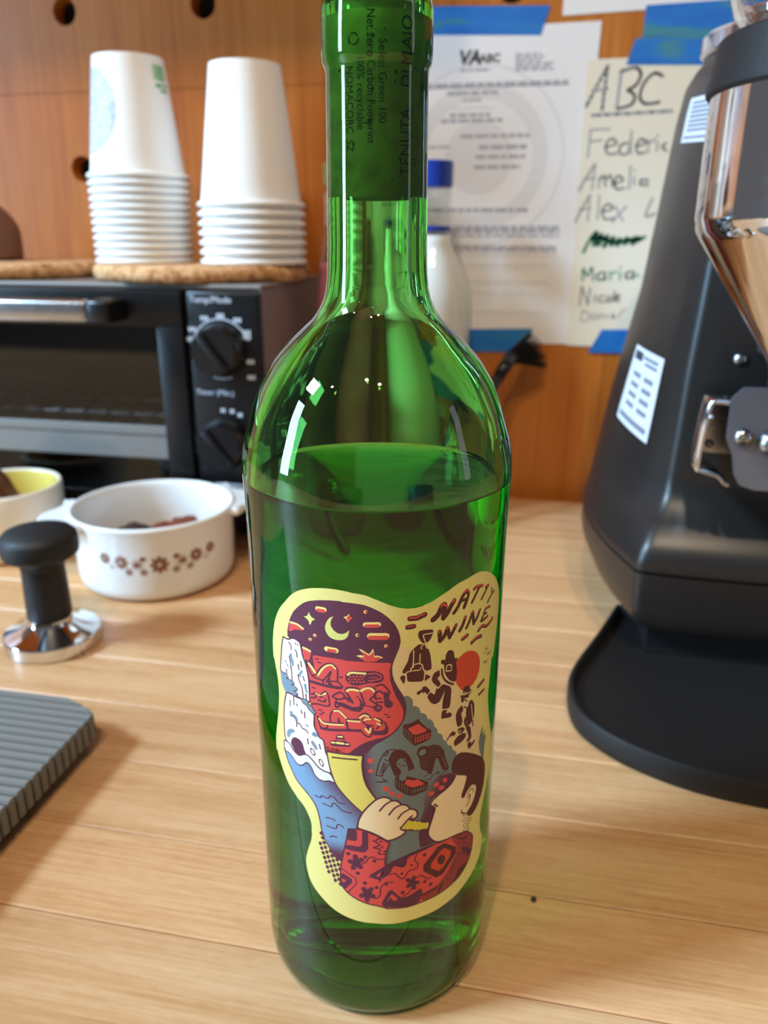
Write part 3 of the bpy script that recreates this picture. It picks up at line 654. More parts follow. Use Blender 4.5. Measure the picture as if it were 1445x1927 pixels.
s5 D 108 3211,13886,3393,13964,3607,13868,3834,13894,4005,13963
s5 D 124 2547,13857,2726,13916
s5 D 126 2925,13612,3156,13683,3358,13649
s6 R 67 1779,15080,1861,15124,1919,15049
s6 R 64 2127,15122,2204,15163
s6 R 54 2509,15283,2639,15331,2709,15278
s6 R 54 2921,15311,3046,15315,3305,15273
s6 R 49 3491,15181,3621,15161
s6 R 23 3830,14991,3847,14901
s6 R 54 1721,14297,1766,14331
s6 R 54 1962,14355,2029,14374
s6 R 40 2258,14347,2298,14381
s6 R 48 2570,14497,2632,14514
s6 R 48 2856,14568,2941,14585
s6 R 34 3195,14504,3239,14543
s6 R 35 3536,14486,3759,14444
s6 R 27 3514,14188,3663,14174
s6 R 49 866,14874,1078,14865,1101,14885,1276,14940
s6 R 39 813,14618,975,14625
s6 R 38 3209,13915,3393,13974,3605,13897,3852,13906,4006,13953
s6 R 45 2546,13876,2714,13930
s6 R 46 2924,13641,3155,13702,3342,13669
p6 Y 0 2527,15137,2632,15248,2661,15115
p4 D 0 726,11576,912,11568,1152,11679,1160,11678,1251,11543,1454,11301,1575,11249,1564,10917,1140,10823,1062,10809,713,11229
p5 R 0 846,11424,1017,11473,1173,11530,1217,11473,1464,11229,1099,11165,1030,11198
l5 R 20 1083,11110,1090,10892
l5 R 20 1161,11117,1169,10907
l5 R 20 1241,11124,1249,10921
l5 R 20 1321,11129,1329,10934
l5 R 20 1403,11133,1411,10946
l5 R 20 1485,11136,1493,10956
l5 R 20 1076,11033,1550,11118
l5 R 20 1078,10934,1553,11019
l5 T 16 761,11455,756,11184
l5 T 16 830,11387,825,11096
l5 T 16 899,11318,895,11006
l5 T 16 969,11248,965,10916
p4 D 0 498,9833,643,9877,939,9789,1527,9481,1515,9173,984,9081,771,9224,509,9465
f5 R 0 802,9568,870,9700,1029,9639,1191,9633,1284,9528,1377,9462,1341,9410,1033,9402,908,9468
l5 T 15 1016,9323,1023,9156
l5 T 15 1102,9333,1108,9174
l5 T 15 1189,9342,1195,9191
l5 T 15 1276,9349,1283,9206
l5 T 15 1365,9354,1371,9219
l5 T 15 1454,9358,1461,9231
l5 T 14 550,9766,552,9521
l5 T 14 627,9692,630,9454
l5 T 14 706,9616,708,9386
l5 T 14 785,9538,787,9316
l5 T 14 864,9459,867,9244
l5 T 15 1036,9236,1494,9284
p5 D 0 317,10471,416,10701,584,10774,754,10723,929,10496,1038,10215,1086,10003,901,9979,864,10167,675,10095,677,9893,506,9852,420,10083,352,10289
p6 T 0 537,10332,654,10458,809,10426,828,10273,882,10124,867,9924,798,9875,675,10055,572,10188
s7 D 32 674,10196,811,10196
s7 D 32 639,10300,605,10265
s7 D 28 740,10407,810,10336
f6 T 0 626,9818,694,9900,834,9808,817,9709,731,9671,644,9735
f6 T 0 919,9955,1041,10033,1097,9879,1010,9755,903,9837
s6 D 32 516,10771,316,10768,183,10636,50,10361,-33,9940
s6 D 32 335,10310,185,10037,118,9878
s6 D 32 184,10338,84,10000
s6 D 32 234,10316,151,9998
s6 D 32 -34,9920,151,9897
s6 D 33 -50,9717,51,9697,270,9709,152,9796
s6 D 32 249,10692,316,10708,250,10593,183,10616
s6 D 32 200,10457,334,10390
p5 D 0 1128,10517,1178,10706,1320,10752,1486,10690,1655,10712,1871,10613,2019,10380,2069,10138,2235,9660,2002,9670,1825,10164,1745,10231,1677,9887,1623,9719,1451,9791,1413,9863,1263,10003,1220,10337,1183,10445
p6 T 0 1181,10506,1268,10645,1396,10634,1436,10484,1291,10420
s6 T 33 1523,10660,1525,10659
s6 T 33 1563,10558,1565,10558
s6 T 33 1528,10478,1529,10478
s6 T 33 1568,10376,1570,10376
s6 T 33 1622,10631,1623,10631
s6 T 33 1662,10529,1664,10529
s6 T 33 1626,10450,1628,10449
s6 T 33 1667,10347,1669,10346
s6 T 33 1722,10601,1724,10601
s6 T 33 1764,10498,1765,10497
s6 T 33 1727,10419,1729,10418
s6 T 33 1769,10314,1771,10314
s6 T 33 1824,10568,1826,10568
s6 T 33 1867,10464,1868,10463
s6 T 33 1829,10385,1831,10385
s6 T 33 1872,10280,1874,10279
s6 T 29 1291,10360,1293,10359
s6 T 29 1320,10268,1322,10268
s6 T 29 1295,10190,1296,10190
s6 T 29 1324,10098,1326,10097
s6 T 29 1298,10019,1300,10019
s6 T 29 1361,10343,1362,10342
s6 T 29 1390,10250,1392,10250
s6 T 29 1364,10172,1366,10172
s6 T 29 1394,10079,1396,10079
s6 T 29 1368,10001,1370,10001
s6 T 29 1431,10324,1433,10324
s6 T 29 1461,10231,1463,10231
s6 T 29 1435,10153,1437,10153
s6 T 29 1465,10060,1467,10060
s6 T 29 1439,9982,1440,9982
s6 T 21 1964,10197,2124,9768
p6 T 0 1194,9817,1320,9888,1468,9888,1453,9729,1342,9698
p6 T 0 1380,9667,1566,9737,1644,9671,1571,9529
s6 D 25 1380,9667,1566,9737,1644,9671,1590,9544,1457,9564
s6 D 25 1703,9632,1838,9730,1821,9633,1919,9701
s6 D 25 1886,9485,1923,9575,2087,9616,2193,9615
f5 R 0 -87,10421,-105,10367,-153,10332,-214,10330,-262,10362,-280,10415,-262,10470,-213,10505,-153,10507,-105,10474
f5 R 0 -109,10070,-124,10026,-161,9997,-208,9995,-245,10022,-260,10066,-245,10111,-208,10140,-161,10142,-124,10114
f5 R 0 351,9475,346,9420,305,9374,244,9355,188,9370,157,9412,162,9467,203,9515,264,9534,320,9518
f5 R 0 514,9258,498,9211,453,9186,398,9191,354,9224,336,9275,353,9323,397,9348,452,9343,497,9310
f5 R 0 724,9190,725,9136,694,9088,644,9071,592,9086,558,9129,558,9183,589,9231,639,9249,691,9234
f5 R 0 1881,9302,1891,9250,1860,9205,1804,9186,1744,9196,1704,9235,1695,9286,1725,9332,1780,9353,1840,9342
f5 R 0 2144,9375,2170,9323,2163,9273,2128,9241,2077,9241,2030,9275,2005,9326,2012,9376,2046,9408,2096,9409
f5 R 0 2069,9114,2073,9064,2036,9026,1974,9017,1912,9037,1872,9082,1868,9131,1903,9170,1965,9181,2027,9160
f5 R 0 1715,9037,1719,8987,1684,8947,1626,8933,1568,8947,1530,8989,1527,9038,1561,9080,1618,9095,1677,9079
p12 L 0 906,8287,1199,8144,1582,7996,1529,7765,1205,7820,661,7978,783,8129
s12 P 55 906,8287,1199,8144,1582,7996
s12 P 55 1529,7765,1205,7820,644,7976
p13 S 0 -590,8036,-553,8317,-429,8604,-222,8890,-17,9102,187,9170,358,9108,410,9021,565,9004,670,8907,688,8842,846,8815,936,8714,955,8647,1100,8605,1193,8487,1196,8359,1124,8260,924,8305,783,8129,661,7978,876,7854,699,7714,471,7615,296,7577,52,7772,-173,7899,-381,7972
l14 P 55 -590,8036,-553,8317,-429,8604,-222,8890,-17,9102,187,9170,358,9108,410,9021,565,9004,670,8907,688,8842,846,8815,936,8714,955,8647,1100,8605,1193,8487,1196,8359,1124,8260,924,8305,783,8129,661,7978,876,7854,699,7714,471,7615,296,7577,52,7772,-173,7899,-381,7972,-590,8036
s14 P 55 68,8674,222,8888,410,9021
s14 P 55 343,8524,498,8741,688,8842
s14 P 55 605,8359,744,8539,955,8647
s14 P 55 924,8305,1040,8386
p12 S 0 2496,9315,2985,9070,2945,8834,2778,8513,2760,8371,2869,8280,3048,8474,3217,8551,3442,8460,3505,8288,3382,7944,3092,7744,3106,7512,3055,6911,2597,7068,2132,7104,1895,7143,1728,7255,1583,7463,1549,7649,1685,8100,1785,8449,1673,8553,1593,8623,1668,8746,1904,8893,2194,9007,2367,9122
l13 P 50 3024,6953,2597,7068,2132,7104,1895,7138,1728,7255,1583,7463,1549,7649,1685,8100,1785,8449,1673,8553,1593,8623,1668,8746,1904,8893,2194,9007,2367,9122,2496,9315
p13 D 0 2495,9337,2352,9485,2301,9653,2336,9887,2464,10038,2676,10050,2964,9906,3388,9615,3801,9264,3998,8943,4056,8618,4001,8097,3824,7767,3583,7523,3356,7400,3168,7451,3013,7635,3268,7770,3442,8017,3523,8277,3440,8483,3214,8596,2993,8461,2894,8298,2786,8357,2756,8460,2895,8775,2985,9070
s14 D 38 3056,8338,3165,8428,3286,8422
s14 D 46 3036,8196,3177,8246,3159,8058,3025,7916
s14 D 38 3351,8383,3329,8242
s14 D 50 2811,7884,2816,7782,2942,7677,3012,7658
s14 D 55 1741,8593,1845,8480
s13 D 55 2889,7629,2892,7628
s13 D 55 2945,7503,2947,7502
s13 D 55 2899,7436,2902,7435
s13 D 55 2955,7309,2958,7307
s13 D 55 2910,7242,2912,7240
s13 D 55 2966,7113,2969,7112
s13 D 55 2921,7046,2923,7044
s13 D 55 2996,7567,2999,7565
s13 D 55 3054,7438,3057,7436
s13 D 55 3007,7372,3010,7371
s13 D 55 3066,7242,3069,7240
s13 D 55 3019,7176,3021,7175
s13 D 55 3078,7045,3080,7043
s13 D 55 3030,6979,3033,6978
s13 D 55 3108,7499,3111,7498
s13 D 55 3169,7368,3172,7366
s13 D 55 3120,7303,3123,7302
s13 D 55 3182,7170,3184,7168
s13 D 55 3132,7106,3135,7104
s13 D 55 3194,6971,3197,6970
s13 D 55 3144,6908,3147,6906
s13 D 55 3225,7427,3228,7425
s13 D 55 3290,7291,3293,7289
s13 D 55 3238,7229,3241,7227
p12 R 0 -852,7963,-525,7990,-282,7904,-22,7783,317,7543,367,7485,263,7166,212,6617,513,6656,821,6516,907,6898,1240,6990,1931,7117,1896,7087,2380,7082,2967,6954,3114,6886,3307,6715,3454,6476,3431,6096,3310,5711,3108,5497,2836,5300,2457,5179,2000,5073,1479,5020,995,4967,802,4967,253,5011,329,5016,13,5125,-329,5206,-655,5351,-911,5531,-1132,5819,-1120,6501,-960,7335
p13 Q 0 3114,6886,3307,6715,3454,6476,3431,6096,3310,5711,3108,5497,2836,5300,2457,5179,2000,5073,1479,5020,1318,5196,1375,5292,1945,5451,2115,5623,2291,5786,2724,6485,2380,7082,2967,6954
l14 P 46 -852,7963,-525,7990,-282,7904,-22,7783,317,7543,367,7485,263,7166,212,6617,513,6656,821,6516,907,6898,1240,6990,1931,7117,1896,7087,2380,7082,2967,6954,3114,6886,3307,6715,3454,6476,3431,6096,3310,5711,3108,5497,2836,5300,2457,5179,2000,5073,1479,5020,995,4967,802,4967,253,5011,329,5016,13,5125,-329,5206,-655,5351,-911,5531,-1132,5819,-1120,6501,-960,7335,-852,7963
p13 P 0 -870,7949,-596,7960,-599,7540,-921,7550
p13 P 0 -447,7966,-265,7905,-268,7135,-971,7191,-932,7374,-451,7339
l13 P 46 99,7674,-5,7665,-40,7567,-144,7620,82,7458,30,7393,-144,7348,117,7283,12,7110,240,7102
s13 P 73 107,7576,109,7576
s13 P 73 142,7369,144,7369
s13 P 73 222,7201,223,7201
s13 P 228 -634,6745,-632,6745
s13 P 163 -643,6841,-656,6976
s13 P 163 -563,6797,-463,6869
s13 P 163 -580,6684,-504,6591
s13 P 163 -672,6655,-727,6523
s13 P 163 -712,6753,-822,6758
s13 P 228 -301,5576,-300,5576
s13 P 163 -305,5477,-309,5332
s13 P 163 -376,5542,-485,5492
s13 P 163 -345,5657,-407,5768
s13 P 163 -254,5659,-185,5777
s13 P 163 -227,5549,-122,5505
s13 P 201 1079,5868,1080,5867
s13 P 143 1097,5949,1124,6062
s13 P 143 1152,5852,1257,5827
s13 P 143 1105,5778,1144,5650
s13 P 143 1022,5830,942,5770
s13 P 143 1017,5934,932,6023
s13 P 164 3128,6140,3131,6138
s13 P 117 3227,6074,3377,5970
s13 P 117 3162,6050,3213,5915
s13 P 117 3053,6148,2950,6154
s13 P 117 3047,6237,2939,6366
s13 P 117 3153,6194,3190,6268
s13 P 42 -464,6711,-339,6789,-251,6950,-110,6988,-5,6912,241,6915
s13 P 42 -184,5445,-5,5425,84,5562,102,5812,208,5967,285,6029,482,6009
s13 P 42 1219,6032,1353,6069,1472,5971,1554,5872,1696,5861
s13 P 42 797,5431,981,5527,1054,5669
s13 P 42 1240,6990,1222,6929,1131,6755,1248,6543,1175,6384,969,6371,879,6212,771,6099,643,6189,533,6341,373,6315
s13 P 42 2786,6288,2715,6146,2519,6030,2506,5759,2439,5611
s13 P 139 -874,7035,-872,7035
s13 P 124 -357,6986,-355,6987
s13 P 124 -85,6845,-83,6845
s13 P 132 -584,6351,-582,6351
s13 P 132 -371,5992,-369,5992
s13 P 124 -24,5837,-22,5837
s13 P 110 270,5951,272,5951
s13 P 132 1453,6823,1455,6823
s13 P 88 1040,6555,1042,6555
s13 P 95 740,6296,742,6296
s13 P 124 1485,5783,1487,5782
s13 P 146 1692,5599,1694,5598
s13 P 132 776,5562,777,5562
s13 P 95 2990,6530,2992,6528
s13 P 102 2324,5489,2326,5488
s13 P 73 2736,6226,2738,6225
s13 P 73 2622,5924,2624,5923
p13 P 0 -307,6256,321,6721,282,6724,72,5972,45,6131
p14 R 0 -53,6277,115,6443,71,6243
p13 P 0 212,6617,513,6656,355,6316,125,6151,71,6198
p13 P 0 -1105,6302,-703,6051,-1003,5624,-1132,5773
p14 R 0 -1109,6076,-933,5994,-1055,5885
l13 P 38 -1066,6425,-549,6063,-901,5544
p13 P 0 393,5793,686,5407,909,5360,1382,5590,1427,5343,1295,5016,802,4978,72,5101
p14 R 0 431,5583,641,5334,505,5251,413,5447,270,5195
p14 D 0 2023,7087,2750,6493,2003,5666,1306,6322
p15 O 0 2096,6853,2487,6495,2016,5948,1600,6298
f16 D 0 2182,6286,2119,6219,2032,6218,1948,6289,1904,6399,1913,6513,1973,6583,2059,6586,2145,6514,2191,6400
p14 D 0 2575,6978,2895,6771,3184,6704,3070,6639,2788,6767
p14 D 0 2816,5689,3284,5636,2967,5426,2505,5198
p14 D 0 2033,5431,2207,5576,2081,5290,1999,5121,1952,5214
p14 D 0 1374,5316,1945,5451,1927,5343,1415,5231
f11 P 0 -1731,7196,-1720,7156,-1731,7114,-1758,7088,-1791,7087,-1819,7109,-1830,7148,-1819,7191,-1791,7217,-1759,7219
f11 P 0 -1687,7036,-1676,6996,-1687,6954,-1714,6928,-1747,6926,-1774,6949,-1786,6989,-1774,7031,-1747,7057,-1715,7059
f11 P 0 -1643,6875,-1632,6834,-1643,6792,-1670,6766,-1702,6765,-1730,6788,-1741,6828,-1730,6871,-1703,6897,-1671,6898
f11 P 0 -1599,6712,-1588,6671,-1599,6629,-1626,6604,-1658,6603,-1686,6626,-1697,6667,-1686,6709,-1659,6735,-1627,6736
f11 P 0 -1556,6549,-1545,6508,-1556,6466,-1582,6440,-1614,6440,-1641,6463,-1653,6504,-1641,6546,-1615,6572,-1583,6573
f11 P 0 -1512,6384,-1501,6343,-1512,6301,-1538,6276,-1570,6275,-1597,6299,-1608,6340,-1597,6383,-1571,6408,-1539,6408
f11 P 0 -1469,6219,-1458,6177,-1468,6135,-1495,6110,-1526,6110,-1553,6134,-1564,6175,-1554,6218,-1527,6243,-1496,6243
f11 P 0 -1692,7593,-1682,7553,-1693,7512,-1719,7487,-1752,7485,-1779,7508,-1790,7547,-1779,7589,-1752,7614,-1720,7615
f11 P 0 -1649,7434,-1638,7394,-1649,7352,-1675,7327,-1708,7326,-1735,7349,-1746,7389,-1735,7430,-1708,7456,-1676,7457
f11 P 0 -1605,7273,-1595,7233,-1605,7192,-1632,7167,-1664,7166,-1691,7189,-1702,7229,-1691,7271,-1664,7296,-1632,7297
f11 P 0 -1562,7112,-1551,7072,-1562,7030,-1588,7006,-1620,7005,-1647,7029,-1658,7069,-1647,7111,-1621,7136,-1589,7136
f11 P 0 -1519,6950,-1508,6909,-1519,6868,-1545,6843,-1576,6843,-1603,6867,-1614,6907,-1603,6949,-1577,6974,-1546,6974
f11 P 0 -1476,6787,-1465,6746,-1475,6704,-1501,6680,-1533,6680,-1560,6704,-1571,6745,-1560,6787,-1534,6811,-1502,6811
f11 P 0 -1432,6623,-1422,6581,-1432,6540,-1458,6515,-1489,6516,-1516,6540,-1527,6581,-1516,6623,-1490,6648,-1459,6647
f11 P 0 -1389,6457,-1379,6416,-1389,6374,-1415,6350,-1446,6351,-1473,6375,-1484,6417,-1473,6459,-1447,6483,-1416,6482
f11 P 0 -1346,6291,-1336,6249,-1346,6207,-1372,6183,-1403,6184,-1430,6209,-1440,6251,-1430,6293,-1404,6317,-1373,6316
f11 P 0 -1304,6124,-1293,6081,-1303,6040,-1329,6016,-1360,6017,-1386,6042,-1397,6084,-1387,6126,-1361,6151,-1330,6149
f11 P 0 -1261,5955,-1250,5913,-1260,5871,-1286,5847,-1317,5849,-1343,5874,-1354,5916,-1343,5959,-1318,5983,-1287,5981
f11 P 0 -1397,7021,-1386,6980,-1397,6939,-1422,6916,-1453,6917,-1480,6941,-1491,6982,-1480,7023,-1454,7047,-1423,7046
f11 P 0 -1354,6857,-1344,6816,-1354,6775,-1379,6751,-1410,6753,-1437,6777,-1448,6818,-1437,6860,-1411,6884,-1381,6882
f11 P 0 -1312,6692,-1301,6651,-1311,6610,-1337,6586,-1367,6588,-1394,6613,-1405,6654,-1394,6695,-1369,6719,-1338,6718
f11 P 0 -1269,6526,-1258,6484,-1269,6443,-1294,6420,-1325,6422,-1351,6447,-1362,6489,-1351,6530,-1326,6554,-1295,6552
f11 P 0 -1227,6359,-1216,6317,-1226,6276,-1251,6252,-1282,6255,-1308,6280,-1319,6322,-1308,6364,-1283,6387,-1253,6385
f11 P 0 -1184,6191,-1173,6148,-1184,6107,-1209,6084,-1239,6086,-1265,6113,-1276,6155,-1266,6196,-1240,6220,-1210,6217
f11 P 0 -1142,6021,-1131,5979,-1141,5937,-1166,5914,-1196,5917,-1223,5944,-1233,5986,-1223,6028,-1198,6051,-1168,6048
f11 P 0 -1099,5851,-1088,5808,-1098,5766,-1123,5744,-1154,5747,-1180,5773,-1191,5816,-1180,5858,-1155,5881,-1125,5878
f11 P 0 -1193,6758,-1182,6716,-1193,6675,-1217,6653,-1248,6655,-1274,6681,-1284,6723,-1274,6764,-1249,6786,-1219,6784
f11 P 0 -1151,6591,-1140,6549,-1150,6508,-1175,6486,-1205,6489,-1231,6515,-1242,6556,-1232,6597,-1207,6620,-1177,6617
f11 P 0 -1109,6423,-1098,6381,-1108,6340,-1133,6318,-1163,6321,-1189,6347,-1199,6389,-1189,6430,-1164,6453,-1134,6450"""
RL = .03926
def build_label():
    bm = bmesh.new(); lay = bm.loops.layers.float_color.new('ink')
    paper = None; cols = {k: lin(v) for k, v in INK.items()}
    allv, allf = [], []
    for line in ART.split('\n'):
        t = line.split(); k = t[0][0]; ly = int(t[0][1:]); col = t[1]; wd = int(t[2]) * 1e-5
        q = [int(x) * 1e-5 for x in t[3].split(',')]; p = list(zip(q[::2], q[1::2]))
        if k == 'f': p = catmull(p, True, 4)
        elif k == 'p': p = chaikin(p, True)
        elif k == 's': p = stroke_pieces(catmull(p, False, 3), wd)
        elif k == 'l': p = stroke_pieces(chaikin(p, False, .2), wd)
        grad = None
        if len(t) > 4:
            g = [int(x) * 1e-5 for x in t[5].split(',')]; grad = (t[4][0], t[4][1], g)
        b2 = bmesh.new()
        polys = p if k in 'sl' else [p]; p = [q for po in polys for q in po]
        if k in 'sl':
            for po in polys: b2.faces.new([b2.verts.new((u, v, 0)) for u, v in po])
        else:
            n = len(p); r = delaunay_2d_cdt([Vector((u * 1000, v * 1000)) for u, v in p], [(i, (i + 1) % n) for i in range(n)], [], 1, 1e-6)
            nv = [b2.verts.new((q.x / 1000, q.y / 1000, 0)) for q in r[0]]
            for f in r[2]: b2.faces.new([nv[i] for i in f])
        bmesh.ops.recalc_face_normals(b2, faces=b2.faces[:])
        b2.normal_update()
        bmesh.ops.reverse_faces(b2, faces=[f for f in b2.faces if f.normal.z < 0])
        u0, u1 = min(a for a, _ in p), max(a for a, _ in p); v0, v1 = min(b for _, b in p), max(b for _, b in p)
        for i in range(math.ceil(u0 / .001), math.floor(u1 / .001) + 1):
            bmesh.ops.bisect_plane(b2, geom=b2.verts[:] + b2.edges[:] + b2.faces[:], plane_co=(i * .001, 0, 0), plane_no=(1, 0, 0), dist=1e-7)
        if grad:
            for i in range(math.ceil(v0 / .0015), math.floor(v1 / .0015) + 1):
                bmesh.ops.bisect_plane(b2, geom=b2.verts[:] + b2.edges[:] + b2.faces[:], plane_co=(0, i * .0015, 0), plane_no=(0, 1, 0), dist=1e-7)
        vm = {}
        R_ = RL + .00006 + ly * .000007
        for v in b2.verts:
            a = A0 + v.co.x / RL
            nv = bm.verts.new((R_ * cos(a), R_ * sin(a), v.co.y)); c = cols[col]
            if grad:
                g = grad[2]; dx, dy = g[2] - g[0], g[3] - g[1]; s = ((v.co.x - g[0]) * dx + (v.co.y - g[1]) * dy) / (dx * dx + dy * dy)
                s = max(0, min(1, s)); s = s * s * (3 - 2 * s); ca, cb = cols[grad[0]], cols[grad[1]]; c = tuple(i + (j - i) * s for i, j in zip(ca, cb))
            vm[v] = (nv, c)
        for f in b2.faces:
            nf = bm.faces.new([vm[v][0] for v in f.verts])
            for lp_, v in zip(nf.loops, f.verts): lp_[lay] = vm[v][1]
        b2.free()
    return bm
bm = build_label()
lab = link('label', bm, 'label_print', wb, True)
lab['label'] = 'wavy-edged cream label reading NATTY WINE with a drinker and night scene'
